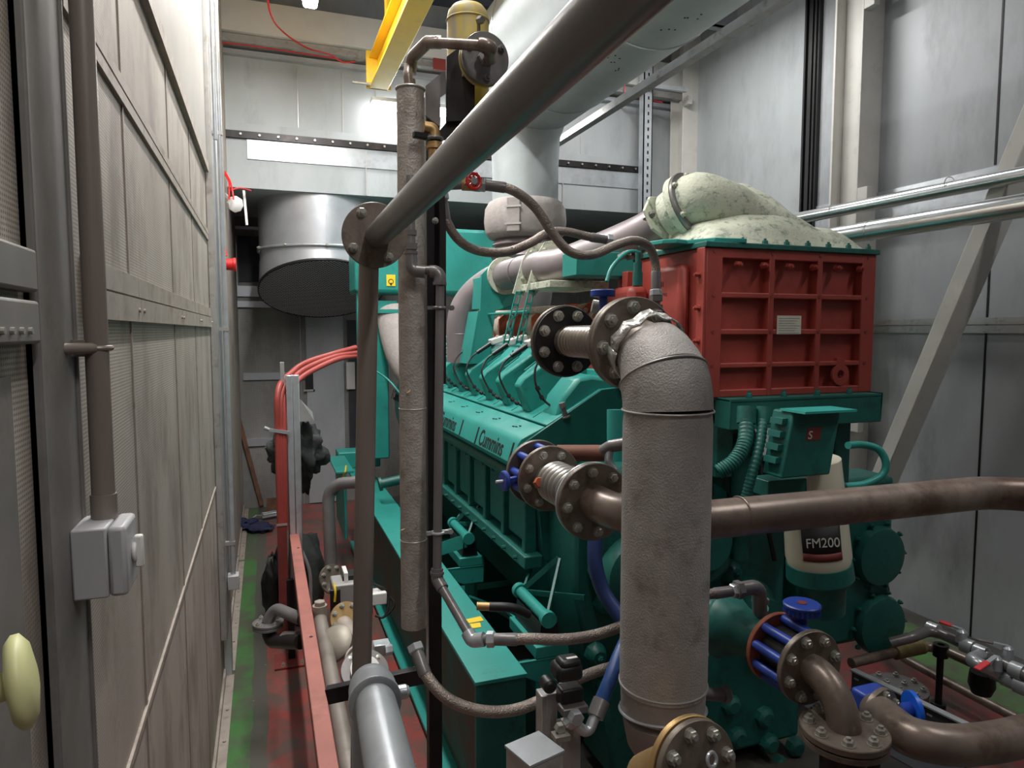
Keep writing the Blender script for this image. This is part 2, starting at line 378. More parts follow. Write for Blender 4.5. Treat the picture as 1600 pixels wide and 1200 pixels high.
# grey door leaf with a small vision panel
a = PY(477, 490, YB - .04); b = PY(541, 786, YB - .04)
mb = MB().box(a.x, b.x, YB - .045, YB, .01, a.z)
door = setp(part(mb, 'door_1', panel), kind='structure')
c0 = PY(474, 572, YB - .05); c1 = PY(492, 611, YB - .05)
part(MB().box(c0.x + .02, c1.x - .015, YB - .055, YB - .046, c1.z + .02, c0.z), 'vision_panel', black, door)
mb = MB(); mb.box(c0.x, c1.x, YB - .06, YB - .046, c1.z - .0, c1.z + .02); mb.box(c1.x - .015, c1.x, YB - .06, YB - .046, c1.z, c0.z); part(mb, 'vision_panel_frame', trimm, door)
a = PY(543, 500, YB - .02); b = PY(575, 740, YB - .02)
struct(MB().box(a.x, b.x, YB - .02, YB, b.z, a.z), 'wall_back_recess', darkp)
mb = bw(541, 566, 555, 608, wht, .05); solo(mb, 'wall_notice', wht, 'pale notice board on the end wall beside the grey door', 'sign')
# upper back wall (front of the overhead plenum)
z_ = lambda y: 2 + (517 - y) * 6.14 / F
struct(MB().box(XL - .1, XR + .1, YU, YB + .1, 3.25, ZC), 'wall_upper', panel2)
def ub(z0, z1, t, mat, x0=XL, x1=3.85, **kw): trim(MB().box(x0, x1, YU - t, YU, z0, z1), mat, **kw)
ub(4.49, 4.75, .22, white, x1=XR); ub(4.42, 4.485, .17, trimm, x1=XR); ub(4.36, 4.40, .06, duct, x1=XR)
ub(3.735, 3.80, .01, panel2); ub(3.67, 3.73, .03, blkst, x1=3.9)
ub(3.50, 3.665, .012, galv, x0=-.1)
mb = MB()
for q in range(26):
    x = -.15 + q * .155; mb.cyl((x, YU - .05, 3.70), (x, YU - .03, 3.70), .010, seg=8)
trim(mb, bolt)
for x in (.33, .72, 1.02, 1.72, 2.3, 3.1, 3.75): trim(MB().box(x, x + .006, YU - .004, YU, 3.81, 4.34), trimm)
for x in (.92, 2.9): trim(MB().box(x, x + .008, YU - .016, YU, 3.25, 3.66), trimm)
# right wall
struct(MB().box(XR, XR + .1, -2.3, YB, 0, ZC), 'wall_right', panel)
def rw(y0, y1, z0, z1, t, mat, **kw): trim(MB().box(XR - t, XR, y0, y1, z0, z1), mat, **kw)
rw(-2, 4.0, 2.93, 3.02, .012, galv); rw(-2, 4.0, 2.82, 2.925, .02, galv)
rw(-2, 4.0, 2.04, 2.085, .012, trimm); rw(-2, 4.0, 1.985, 2.035, .02, trimm)
rw(4.3, 4.62, 2.93, 3.02, .012, galv); rw(4.3, 4.62, 2.82, 2.925, .02, galv)
for yy in (3.12, 1.9, .7): rw(yy, yy + .012, 0, 2.81, .004, blkst); rw(yy, yy + .012, 3.03, ZC, .004, blkst)
for yy in (5.5, 6.0): rw(yy, yy + .008, .2, ZC, .003, trimm)
struct(MB().box(XR - .02, XR, 4.75, 6.3, .3, 4.95), 'wall_right_panel', panel2)
mb = MB()
for q, dx in enumerate((0, .03, .06, .1)): mb.box(XR - .05 - .01 * (q % 2), XR, 4.62 + dx, 4.62 + dx + .02, .3, ZC)
mb.box(XR - .035, XR, 4.6, 4.75, .3, ZC); trim(mb, black)
# columns
def hcol(name, x0, y0, y1, label, mat=cream):   # open web towards the camera
    t = thing(name, label, 'column', (x0, (y0 + y1) / 2, 0))
    mb = MB(); mb.box(x0, XR, y0, y0 + .02, 0, ZC); mb.box(x0, XR, y1 - .02, y1, 0, ZC); mb.box((x0 + XR) / 2 - .01, (x0 + XR) / 2 + .01, y0 + .02, y1 - .02, 0, ZC)
    part(mb, 'column_shaft', mat, t, bev=.003)
    for z in (1.25, 2.0, 2.95, 4.3):
        part(MB().box(x0 - .0, x0 + .05, y0 - .09, y0 + .0, z, z + .09), 'wall_clip', mat, t, bev=.003)
    return t
hcol('steel_column', XR - .2, 4.0, 4.27, 'cream painted steel column standing beside the black rubber seal strip')
hcol('steel_column', XR - .2, 6.28, 6.52, 'cream painted steel column in the far corner behind the engine')
# diagonal brace
a = PX(1612, 205, XR - .282); b = PX(1250, 1060, XR - .282); d = (b - a).normalized()
b = a + d * ((0.0 - a.z) / d.z); a = a - d * 1.5
solo(MB().bar(a, b, .10, .16, XP), 'diagonal_brace', cream, 'cream painted square steel brace leaning diagonally against the grey panelled wall', 'brace', bev=.006)
# ------------------------------------------------------------------ ceiling gear
mb = MB()
for yy in (.6, 2.3, 4.2, 5.7):
    mb.box(XL, XR, yy, yy + .02, 4.86, 5.06); mb.box(XL, XR, yy, yy + .09, 4.86, 4.875); mb.box(XL, XR, yy, yy + .09, 5.045, 5.06)
trim(mb, duct)
# yellow crane beam along the room
t = thing('crane_runway_beam', 'yellow steel crane beam running under the ceiling towards the far wall', 'beam', (.93, 4, 4.0))
bx = PZ(590, 143, 4.0).x
mb = MB(); mb.box(bx - .075, bx + .075, -1.5, 5.95, 4.0, 4.016); mb.box(bx - .008, bx + .008, -1.5, 5.95, 4.016, 4.24); mb.box(bx - .075, bx + .075, -1.5, 5.95, 4.24, 4.256)
part(mb, 'beam', yel, t, bev=.002)
part(MB().box(bx - .1, bx + .1, 5.93, 5.95, 4.0, 4.3), 'end_plate', yel, t); part(MB().box(bx - .05, bx + .05, 5.2, 5.3, 4.256, 5.06), 'hanger', yel, t)
part(MB().cyl((bx - .22, 5.9, 4.02), (bx + .05, 5.9, 4.02), .012), 'end_stop', bolt, t)
# fluorescent lamps
def lamp(c, half, ax, label, glow=True):
    c = V(c); t = thing('fluorescent_lamp', label, 'lamp', c, None); ax = V(ax)
    side = ax.cross(ZP)
    part(MB().obox(c + ZP * .045, ax * half, side * .06, ZP * .018), 'lamp_body', lamph, t, bev=.008)
    part(MB().obox(c, ax * (half - .02), side * .05, ZP * .028), 'diffuser', lampm, t, bev=.02)
    return t
l1 = P(484, 17, 5.0)
lamp((l1.x, l1.y - .65, l1.z + .03), .65, YP, 'glowing fluorescent lamp hanging under the ceiling beside the yellow beam')
l2 = PY(652, 172, 6.42)
lamp((l2.x, l2.y, l2.z), .42, XP, 'glowing fluorescent lamp on the far upper wall behind the lagged vertical pipe')
for dy, lb in ((-.15, 'thin metal hanger holding the far end of the lamp beside the yellow beam'), (-1.1, 'thin metal hanger holding the near end of the lamp beside the yellow beam')): solo(MB().box(l1.x - .015, l1.x + .015, l1.y + dy, l1.y + dy + .03, l1.z + .095, 5.06), 'lamp_hanger', duct, lb, 'hanger')
# thin red ceiling cables
c = [PY(415, -25, 5.6), PY(424, 25, 5.8), PY(445, 52, 6.2), PY(480, 75, 6.36), PY(515, 85, 6.37), PY(535, 97, 6.37), PY(555, 96, 6.37)]
solo(MB().tube(spline(c), .007, 8), 'fire_cable', redr, 'thin red cable sagging from the ceiling down to the white fascia', 'cable')
c = [PY(340, 66, 6.37), PY(380, 70, 6.37), PY(430, 77, 6.37), PY(490, 86, 6.37), PY(530, 92, 6.37)]
solo(MB().tube(spline(c), .006, 8), 'fire_cable', redr, 'thin red cable clipped straight along the white fascia', 'cable')
c = [PY(977, 128, 6.37), PY(978, 148, 6.37), PY(1000, 153, 6.37), PY(1035, 160, 6.37)]
solo(MB().tube(spline(c), .007, 8), 'fire_cable', redr, 'short red cable on the fascia beside the perforated strut', 'cable')
# perforated strut hanging in front of far corner
a = PY(1014, 105, 6.15); b = PY(1008, 330, 6.15)
mb = MB(); mb.box(a.x - .05, a.x + .05, 6.15, 6.16, 2.6, 4.9); mb.box(a.x + .04, a.x + .05, 6.15, 6.24, 2.6, 4.9); mb.box(a.x - .05, a.x - .04, 6.15, 6.24, 2.6, 4.9)
t = thing('perforated_strut', 'perforated galvanised strut hanging beside the cream corner column', 'strut', (a.x, 6.2, 2.6)); part(mb, 'channel', galv, t)
mb = MB()
for q in range(28): mb.box(a.x - .008, a.x + .008, 6.146, 6.15, 2.7 + q * .075, 2.73 + q * .075)
part(mb, 'slots', black, t, kind='stuff')
part(MB().bar(PY(998, 132, 6.1), PY(1072, 141, 6.1), .04, .04), 'cross_bar', galv, t)

# ------------------------------------------------------------------ overhead duct box, round duct hanging from the plenum
dx = PY(503, 400, 7.2).x; dy = 7.22; R = .59
t = thing('air_duct', 'large round galvanised air duct with slanted mesh opening hanging from the plenum', 'duct', (dx, dy, 2.1))
def cutz(yv, z0, sl): return z0 + (dy - R - yv) * sl
mb = MB(); seg = 64; vs = []; fs = []
rows = [lambda yv: 3.27, lambda yv: cutz(yv, 2.79, .02)]
for fn in rows:
    for q in range(seg):
        a = 2 * PI * q / seg; yv = dy + R * math.sin(a); vs.append((dx + R * math.cos(a), yv, fn(yv)))
for q in range(seg): fs.append((q, (q + 1) % seg, (q + 1) % seg + seg, q + seg))
mb.add(vs, fs); part(mb, 'upper_section', duct, t, ang=50)
def seg2(z0a, sa, z0b, sb, r0, r1, nm, mat, th=0):
    m = MB(); vs = []; fs = []
    for z0, sl, rr in ((z0a, sa, r0), (z0b, sb, r1)):
        for q in range(seg):
            a = 2 * PI * q / seg; yv = dy + R * math.sin(a); vs.append((dx + rr * math.cos(a), dy + rr * math.sin(a), cutz(yv, z0, sl)))
    for q in range(seg): fs.append((q, (q + 1) % seg, (q + 1) % seg + seg, q + seg))
    m.add(vs, fs); return part(m, nm, mat, t, ang=50, thick=th)
seg2(2.80, .02, 2.775, .02, R + .018, R + .018, 'joint_ring', galv, .01)
seg2(2.79, .02, 2.745, .13, R - .005, R - .005, 'middle_section', duct)
seg2(2.745, .13, 2.66, .42, R, R + .01, 'lower_section', duct)
seg2(2.668, .42, 2.640, .42, R + .022, R + .022, 'opening_rim', black, .01)
m = MB(); vs = []
for q in range(seg):
    a = 2 * PI * q / seg; yv = dy + (R - .01) * math.sin(a); vs.append((dx + (R + .016) * math.cos(a), yv, cutz(yv, 2.646, .42)))
m.add(vs, [tuple(range(seg))]); 
def meshmat():
    m_ = M('wire_mesh', (.03, .032, .04), .6, .3, .1)
    N = m_.node_tree.nodes; L = m_.node_tree.links; b = N['Principled BSDF']
    g = N.new('ShaderNodeNewGeometry'); s = N.new('ShaderNodeSeparateXYZ'); L.new(g.outputs['Position'], s.inputs[0])
    def mt(op, a, c=None):
        n = N.new('ShaderNodeMath'); n.operation = op
        for i, q in enumerate((a, c)):
            if q is None: continue
            if isinstance(q, (int, float)): n.inputs[i].default_value = q
            else: L.new(q, n.inputs[i])
        return n.outputs[0]
    kk = 2 * PI / .034
    u = mt('ABSOLUTE', mt('SINE', mt('MULTIPLY', mt('ADD', s.outputs['X'], s.outputs['Y']), kk * .5))); w = mt('ABSOLUTE', mt('SINE', mt('MULTIPLY', mt('SUBTRACT', s.outputs['X'], s.outputs['Y']), kk * .5)))
    mn = mt('MINIMUM', u, w); r = N.new('ShaderNodeMapRange'); L.new(mn, r.inputs['Value']); r.inputs['From Min'].default_value = .22; r.inputs['From Max'].default_value = .42; r.inputs['To Min'].default_value = 1; r.inputs['To Max'].default_value = 0
    mx = N.new('ShaderNodeMix'); mx.data_type = 'RGBA'; L.new(r.outputs[0], mx.inputs['Factor']); mx.inputs[6].default_value = (.012, .013, .016, 1); mx.inputs[7].default_value = (.85, .87, .95, 1)
    L.new(mx.outputs[2], b.inputs['Base Color']); return m_
part(m, 'mesh_screen', meshmat(), t)
part(MB().box(dx - .003 + .0, dx + .006, dy - R - .006, dy - R + .002, 2.80, 3.26), 'seam', galv, t)
for q in range(5):
    a = -PI * .9 + q * PI * .2; add_bolt((dx + (R + .02) * math.cos(a), dy + (R + .02) * math.sin(a), 2.785), (math.cos(a), math.sin(a), 0), t, .012, .02)
# second duct stub partly hidden on the far side
solo(MB().lathe([(0, .42), (.75, .42)], (2.75, 7.3, 2.5), ZP, 48), 'air_duct', duct, 'galvanised round duct in the shade behind the grey engine intake pipe', 'duct')
# silencer and stack
sy = 4.49; sx = 1.70; szc = 3.73; SR = .43
t = thing('exhaust_silencer', 'huge silver exhaust silencer drum hanging over the engine', 'silencer', (sx, 2, 3.3))
mb = MB(); mb.lathe([(0, SR * .5), (.06, SR * .86), (.14, SR), (6.6, SR)], (sx, sy + .48, szc), YN, 72)
part(mb, 'drum', silen, t, ang=50)
mb = MB()
for yy in (3.9, 2.9): part(MB().torus((sx, yy, szc), YP, SR, .005, 64, 6), 'weld_seam', duct, t)
mb = MB()
rr = random.Random(3)
for q in range(46):
    a = -PI * .5 + rr.uniform(-.75, .1); yy = 2.0 + rr.random() * 1.2; p = V((sx + SR * math.cos(a), yy, szc + SR * math.sin(a))); nrm = V((math.cos(a), 0, math.sin(a)))
    mb.cyl(p, p + nrm * .0015, .0045, seg=8)
part(mb, 'screw_heads', ink, t, kind='stuff')
mb = MB(); mb.lathe([(0, .225), (.25, .225), (.45, .235), (.60, .29)], (sx, sy, 2.85), ZP, 56)
part(mb, 'stack_outlet', silen, t, ang=50)
# support rail along the silencer
a = V((2.33, 6.2, 3.62)); 
solo(MB().bar((sx + .62, -1.5, 3.55), (sx + .62, 5.9, 3.55), .06, .05), 'support_rail', trimm, 'thin metal rail running alongside the silver silencer drum', 'rail')
# insulation jacket
t = thing('insulation_jacket', 'padded grey fabric insulation jacket strapped round the exhaust stack', 'insulation', (sx, sy, 2.6))
mb = MB(); prof = [(0, .20), (.005, .245), (.04, .272), (.12, .282), (.2, .275), (.245, .25), (.26, .225)]
mb.lathe(prof, (sx, sy, 2.62), ZP, 56); j = part(mb, 'padding', jacket, t, ang=60)
ja = V((math.cos(-2.2), math.sin(-2.2), 0)); c0 = V((sx, sy, 2.75)) + ja * .285; jt = V((-ja.y, ja.x, 0))
part(MB().obox(c0, jt * .045, ja * .012, ZP * .11), 'flap', jacket, t, bev=.006)
for dz in (-.06, .05): part(MB().obox(c0 + ZP * dz + ja * .014, jt * .055, ja * .004, ZP * .006), 'strap', trimm, t)
part(MB().lathe([(0, .2), (.05, .235), (.12, .2), (.13, .23), (.17, .2)], (sx, sy, 2.45), ZP, 48), 'bellows_collar', intake, t)
solo(MB().tube(bend([(sx, sy, 2.46), (sx, sy, 2.15), (sx + .1, sy + .9, 2.1)], .2), .19, 40), 'exhaust_pipe', intake, 'grey exhaust pipe section below the insulation jacket', 'pipe')
# two bright clad pipes by the right wall
for X_, a_, b_, r_, lb in ((3.9, (1270, 334), (1600, 272), .0445, 'upper of the two bright clad pipes along the grey panelled wall'), (3.3, (1320, 367), (1600, 321), .056, 'lower thicker bright clad pipe along the grey panelled wall')):
    p = PX(*a_, X_); q = PX(*b_, X_); d = (q - p).normalized(); mb = MB(); mb.tube([V((X_, 5.6, p.z)), V((X_, q.y, q.z)), V((X_, -1.0, q.z + (q.z - p.z) * .2))], r_, 24)
    t = thing('clad_pipe', lb, 'pipe', (X_, 2, p.z - r_), 'bright clad pipes'); part(mb, 'cladding', galvs, t)
    mb = MB()
    for yy in (2.2, 3.1, 4.0): part(MB().torus((X_, yy, p.z), YP, r_, .003, 24, 6), 'joint_bead', galvs, t)
# ================================================================== the engine
EY0 = 2.83; EY1 = 5.75
eng = thing('gas_engine', 'big teal green V engine with oxide red cooler box standing on the teal base frame', 'engine', (1.75, 4.2, .75))
def xz(pts, y0, y1, name, mat, par=eng, bev=.004, **k):
    return part(MB().prism([(x, y0, z) for x, z in pts], (0, y1 - y0, 0)), name, mat, par, bev=bev, **k)
# crankcase and heads
xz([(1.17, .95), (1.13, 1.36), (1.2, 1.58), (1.43, 1.72), (1.62, 1.60), (1.75, 1.55), (1.88, 1.60), (2.07, 1.72), (2.3, 1.58), (2.37, 1.36), (2.33, .95)], EY0 + .02, EY1, 'crankcase', tealshade)
xz([(1.30, .55), (1.22, .95), (2.28, .95), (2.2, .55)], EY0 + .1, EY1 - .1, 'oil_pan', tealshade)
xz([(1.165, 1.584), (1.18, 1.56), (1.44, 1.70), (1.56, 1.72), (1.56, 1.745), (1.43, 1.735)], EY0 - .02, EY1, 'head_deck', teal)
xz([(2.335, 1.584), (2.32, 1.56), (2.06, 1.70), (1.94, 1.72), (1.94, 1.745), (2.07, 1.735)], EY0, EY1, 'head_deck', teal)
# name panel along the bank
cx = [(1.10, 1.34), (1.012, 1.405), (1.006, 1.42), (1.032, 1.505), (1.045, 1.525), (1.062, 1.534), (1.158, 1.577), (1.17, 1.56), (1.18, 1.4)]
npn = xz(cx, EY0 - .02, EY1, 'name_panel', teal, bev=.003)
pn = V((1.006, 0, 1.42)); pu = V((.026, 0, .085)).normalized(); nrm_ = V((-pu.z, 0, pu.x))
def bar_at(y, par=npn):
    c = V((1.006, y, 1.42)) + pu * .045 + nrm_ * .001
    part(MB().obox(c, YP * .0085, pu * .045, nrm_ * .0015), 'black_bar', ink, par, bev=.004)
for k_ in range(4):
    y0 = 2.855 + k_ * .83
    bar_at(y0 + .005); bar_at(y0 + .535)
    text('Cummins', .112, V((1.006, y0 + .485, 1.42)) + pu * .008 + nrm_ * .001, YN, pu, ink, npn, squash=.86, depth=.0008)
mb = MB()
for k_ in range(9):
    yy = 3.02 + k_ * .3
    for dx_, dy_ in ((0, 0), (.012, -.02), (-.004, .03)): mb.obox(V((1.10 + dx_, yy + dy_, 1.5535 + dx_ * .45)), XP * .004, YP * .009, ZP * .001)
part(mb, 'vent_slots', ink, npn, kind='stuff')
# rocker covers and ignition coils (left bank), plain covers (right bank)
def cover_mesh(sgn, big=False):
    mb = MB(); w = .2
    pf = [(1.205, 1.60), (1.150, 1.735), (1.175, 1.772), (1.30, 1.862), (1.375, 1.925), (1.44, 1.93), (1.50, 1.88), (1.53, 1.74)]
    wd = [.058, .036, .038, .072, .082, .085, .09, .09]
    a = [(1.75 + sgn * (x - 1.75) if sgn < 0 else x, -q_, z) for (x, z), q_ in zip(pf, wd)]; b = [(p[0], -p[1], p[2]) for p in a]
    n = len(a); fs = [tuple(range(n)), tuple(range(2 * n - 1, n - 1, -1))] + [(i, i + n, (i + 1) % n + n, (i + 1) % n) for i in range(n)]
    return mb.add(a + b, fs)
first = {}
for sgn in (1, -1):
    for k_ in range(9):
        yy = 3.06 + .1 + .3 * k_ - .0
        mb = cover_mesh(sgn); mb.v = [(x, y + yy, z) for x, y, z in mb.v]
        rc = part(mb, 'rocker_cover', teal, eng, bev=.010, ang=50)
        if sgn == 1:
            mb = MB().obox((1.235, yy, 1.834), V((.040, 0, .028)), YP * .004, V((-.002, 0, .003))); part(mb, 'cover_ridge', teal, rc)
            for q in (-.07, .07): add_bolt((1.33, yy + q, 1.888 - abs(q) * .2), V((-.5, 0, .85)), rc, .008, .012, teal)
            g = yy + .15
            cpl = part(MB().obox((1.315, g, 1.948), V((.056, 0, .016)), YP * .034, V((-.005, 0, .017))), 'ignition_coil', wht if k_ < 5 else teal, eng, bev=.006)
            add_bolt((1.30, g - .012, 1.96), ZP, cpl, .006, .008, bolt)
            part(MB().cyl((1.27, g, 1.930), (1.178, g, 1.872), .0135, .0115), 'plug_sleeve', black if k_ < 5 else teal, eng)
            if k_ < 6:
                ln = spline([(1.180, g, 1.874), (1.140, g - .0, 1.84), (1.108, g - .02, 1.78), (1.125, g - .04, 1.715), (1.155, g - .07, 1.66), (1.20, g - .115, 1.625)])
                cb = part(MB().tube(ln, .0052, 8), 'plug_cable', black, eng)
                mb = MB()
                for t_ in (.72, .80, .88): p_ = ln[int(t_ * (len(ln) - 1))]; p2_ = ln[int(t_ * (len(ln) - 1)) + 2]; mb.cyl(p_, p2_, .011, seg=10)
                part(mb, 'cable_connector', black, cb)
g = 3.01
cb = part(MB().tube(spline([(1.31, g, 1.93), (1.24, g, 1.90), (1.19, g - .01, 1.83), (1.18, g - .03, 1.76), (1.205, g - .05, 1.69), (1.25, g - .08, 1.65), (1.29, g - .12, 1.66)]), .0055, 8), 'plug_cable', black, eng)
for t_ in ((1.185, g - .035, 1.74), (1.20, g - .048, 1.70)): part(MB().cyl(t_, (t_[0] + .008, t_[1] - .006, t_[2] - .016), .011, seg=10), 'cable_connector', black, cb)
for k_ in range(10):
    yy = 3.01 + .3 * k_
    part(MB().obox((1.31, yy + .0, 1.6625), V((.13, 0, .069)), YP * .002, V((-.001, 0, .002))), 'seat_seam', tealshade, eng)
# nearest bank end block
xz([(1.22, 1.60), (1.25, 1.70), (1.33, 1.79), (1.40, 1.80), (1.62, 1.76), (1.62, 1.60)], EY0 + .0, 3.02, 'bank_end_cover', teal, bev=.02)
s0 = P(884, 642, 3.08)
part(MB().lathe([(0, .022), (.006, .022), (.008, .012), (.045, .012), (.05, .016), (.07, .014)], s0 - ZP * .03, V((-.3, 0, 1)), 16), 'temperature_sensor', steelg, eng)
# crankcase side: hand-hole panels between ribs
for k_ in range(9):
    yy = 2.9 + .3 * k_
    part(MB().box(1.108, 1.16, yy + .04, yy + .26, 1.02, 1.30), 'inspection_door', tealshade, eng, bev=.015)
    part(MB().box(1.09, 1.15, yy - .02, yy + .02, .97, 1.36), 'side_rib', tealshade, eng, bev=.006)
part(MB().box(1.07, 1.16, EY0, EY1, .93, .99), 'lower_rail', tealshade, eng, bev=.006)
part(MB().tube([(1.075, EY0 + .05, 1.335), (1.075, EY1, 1.335)], .03, 14), 'coolant_rail', tealshade, eng)
mb = MB()
for k_ in range(18): mb.cyl((1.05, 2.93 + .16 * k_, 1.31), (1.09, 2.93 + .16 * k_, 1.31), .009, seg=6); mb.cyl((1.05, 2.93 + .16 * k_, .96), (1.09, 2.93 + .16 * k_, .96), .009, seg=6)
part(mb, 'rail_screws', tealshade, eng, kind='stuff')
# rubber feet / webbed mounting brackets
def bracket(y0, s=1.0, nm='mounting_bracket'):
    br = part(MB().tube([(1.03, y0 - .17, .86), (1.03, y0 + .17, .86)], .024, 14), nm, teal, eng)
    for dy_ in (-.16, .16): part(MB().lathe([(0, .033), (.03, .033)], (1.03, y0 + dy_ - .015, .86), YP, 16), 'bracket_end', teal, br)
    for (a_, b_) in (((1.03, y0 - .15, .86), (1.16, y0 + .02, 1.03)), ((1.03, y0 - .15, .86), (1.22, y0 + .2, .90)), ((1.03, y0 + .15, .86), (1.16, y0 + .04, 1.03)), ((1.03, y0 + .15, .86), (1.22, y0 - .1, .90)), ((1.03, y0 + .13, .86), (1.16, y0 + .32, .93))):
        part(MB().bar(a_, b_, .010, .022), 'bracket_rib', tealshade, br)
    part(MB().hull8([(1.0, y0 - .14, .75), (1.09, y0 - .14, .75), (1.09, y0 + .14, .75), (1.0, y0 + .14, .75), (1.01, y0 - .14, .835), (1.08, y0 - .14, .835), (1.08, y0 + .14, .835), (1.01, y0 + .14, .835)]), 'rubber_mount', black, br)
bracket(2.62); bracket(3.76)
# front of the engine : gear case, pumps, covers (in the shade)
xz([(1.30, .45), (1.20, .9), (1.20, 1.34), (1.34, 1.42), (2.2, 1.42), (2.30, 1.3), (2.30, .45)], 2.58, EY0 + .05, 'front_gear_case', tealshade, bev=.02)
xz([(1.035, 1.50), (1.16, 1.575), (1.43, 1.735), (1.56, 1.745), (1.75, 1.60), (1.75, 1.2), (1.13, 1.2), (1.11, 1.34)], EY0 - .035, EY0 - .02, 'bank_end_plate', tealshade, bev=.002)
part(MB().lathe([(0, .25), (.05, .25), (.07, .2), (.10, .2), (.12, .12), (.16, .12)], (1.75, 2.58, 1.10), YN, 40), 'crank_damper', tealshade, eng)
part(MB().box(1.25, 1.62, 2.46, 2.6, .95, 1.45), 'water_pump_body', tealshade, eng, bev=.04)
part(MB().lathe([(0, .16), (.04, .17), (.10, .15), (.12, .10)], (1.42, 2.5, 1.0), YN, 32), 'pump_volute', tealshade, eng)
part(MB().lathe([(0, .15), (.05, .15), (.08, .11), (.18, .10)], (2.05, 2.58, .72), YN, 32), 'pump_boss', tealshade, eng)
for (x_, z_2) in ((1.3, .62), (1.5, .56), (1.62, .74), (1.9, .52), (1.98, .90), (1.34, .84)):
    q_ = part(MB().lathe([(0, .055), (.03, .05), (.05, .03)], (x_, 2.58, z_2), YN, 8), 'casting_boss', tealshade, eng); add_bolt((x_, 2.53, z_2), YN, q_, .012, .016, tealshade)
lc = part(MB().prism([(1.35, 2.50, .08), (1.30, 2.50, .50), (1.5, 2.50, .62), (2.2, 2.50, .62), (2.34, 2.50, .5), (2.34, 2.50, .08)], (0, .3, 0)), 'lower_front_casting', tealshade, eng, bev=.02)
for (px_, py_) in ((1192, 1118), (1200, 1160), (1240, 1165), (1150, 1150), (1140, 1100), (1215, 1195)):
    c = PY(px_, py_, 2.50); q_ = part(MB().lathe([(0, .05), (.03, .045), (.045, .028)], c + YP * .005, YN, 8), 'casting_boss', tealshade, lc)
# gear housing with two round covers
gh = part(MB().box(2.36, 2.95, 2.56, 2.80, .45, 1.28), 'gear_housing', tealshade, eng, bev=.03)
for (x_, y_) in ((1371, 868), (1372, 975)):
    c = PY(x_, y_, 2.55)
    cv = part(MB().lathe([(0, .148), (.02, .150), (.045, .140), (.05, .12)], c + YP * .01, YN, 48), 'round_cover', tealshade, gh)
    for q in range(10):
        a = 2 * PI * q / 10; add_bolt(c + V((math.cos(a) * .165, -.0, math.sin(a) * .165)), YN, cv, .009, .015, tealshade)
for dz in (.92, 1.2, .66):
    part(MB().lathe([(0, .02), (.05, .02), (.055, .03), (.07, .03)], (2.95, 2.66, dz), XP, 12), 'side_plug', black, gh)
# oil filter can with label
fc = P(1276, 838, 2.62); fa = V((.14, .0, -1)).normalized()
fl = part(MB().lathe([(-.30, .105), (.075, .118), (.10, .112), (.115, .095)], fc, fa, 48), 'filter_can', filt, eng, label='off white oil filter can with dark label')
part(MB().lathe([(.10, .118), (.16, .122), (.20, .09), (.3, .08)], fc, fa, 40), 'filter_base', tealshade, eng, bev=0)
fx = V((.84, -.54, .12)).normalized(); fz = V((-.12, 0, 1)).normalized(); fz = (fz - fx * fz.dot(fx)).normalized(); fy_ = fz.cross(fx)
def curved(x0, x1, z0, z1, r, mat, nm, par):
    vs = []; fs = []; n = 14
    for j, zz in enumerate((z0, z1)):
        for i in range(n + 1):
            xx = x0 + (x1 - x0) * i / n; a = xx / .114
            vs.append(fc + fx * (r * math.sin(a)) - fy_ * (r * math.cos(a)) + fz * zz)
    for i in range(n): fs.append((i, i + 1, i + n + 2, i + n + 1))
    m = MB().add(vs, fs); return part(m, nm, mat, par, ang=60, thick=-.001)
lb = curved(-.07, .065, -.055, .08, .119, ink, 'filter_label', fl)
curved(-.07, .065, -.055, -.025, .1205, reddk, 'label_stripe', lb)
text('FM200', .05, fc - fx * .060 - fy_ * .1225 + fz * .003, fx, fz, whiteink, fl, squash=.85, bold=0)
# ---------- cooler box (oxide red) in front, on a teal channel
BX0, BX1, BY0, BY1, BZ0, BZ1 = 1.625, 2.485, 2.30, 3.02, 1.735, 2.325
cb = part(MB().box(BX0, BX1, BY0 + .035, BY1, BZ0, BZ1), 'cooler_box', redp, eng, bev=.004, label='oxide red cooler box with ribbed front plate')
m = MB()
xs = [1.625, 1.705, 1.955, 1.985, 2.215, 2.245, 2.44, 2.485]
zs = [BZ1, 2.265, 2.120, 2.097, 1.965, 1.942, 1.845, 1.822, 1.745, BZ0]
xc = [(1.625, 1.700), (1.925, 1.952), (2.170, 2.197), (2.41, 2.485)]
zc = [(2.285, BZ1), (2.130, 2.152), (1.985, 2.007), (1.852, 1.872), (BZ0, 1.765)]
for a_, b_ in xc: m.box(a_, b_, BY0, BY0 + .04, BZ0, BZ1)
for a_, b_ in zc: m.box(BX0, BX1, BY0 + .001, BY0 + .04, a_, b_)
part(m, 'ribbed_plate', redp, cb, bev=.004)
for zz in (2.14, 1.996, 1.862, 2.31):
    for xx in (1.66, 1.938, 2.183, 2.44): part(MB().cyl((xx, BY0 + .001, zz), (xx, BY0 - .002, zz), .007, seg=12), 'threaded_hole', reddk, cb)
for q in range(6): add_bolt((1.73 + .045 + q * .125, BY0 + .012, 2.262), YN, cb, .011, .022, redp)
part(MB().lathe([(0, .045), (.012, .045), (.012, .018), (.0, .018)], (2.31, BY0 + .01, 1.815), YN, 28, caps=False), 'lifting_eye', redp, cb)
part(MB().box(2.29, 2.33, BY0 + .0, BY0 + .02, 1.85, 1.885), 'lifting_eye_web', redp, cb)
a = PY(1215, 493, BY0 - .003); b = PY(1251, 522, BY0 - .003)
nm = part(MB().box(a.x, b.x, BY0 - .004, BY0 + .0, b.z, a.z), 'name_plate', labelp, cb, label='small pale riveted name plate')
m = MB()
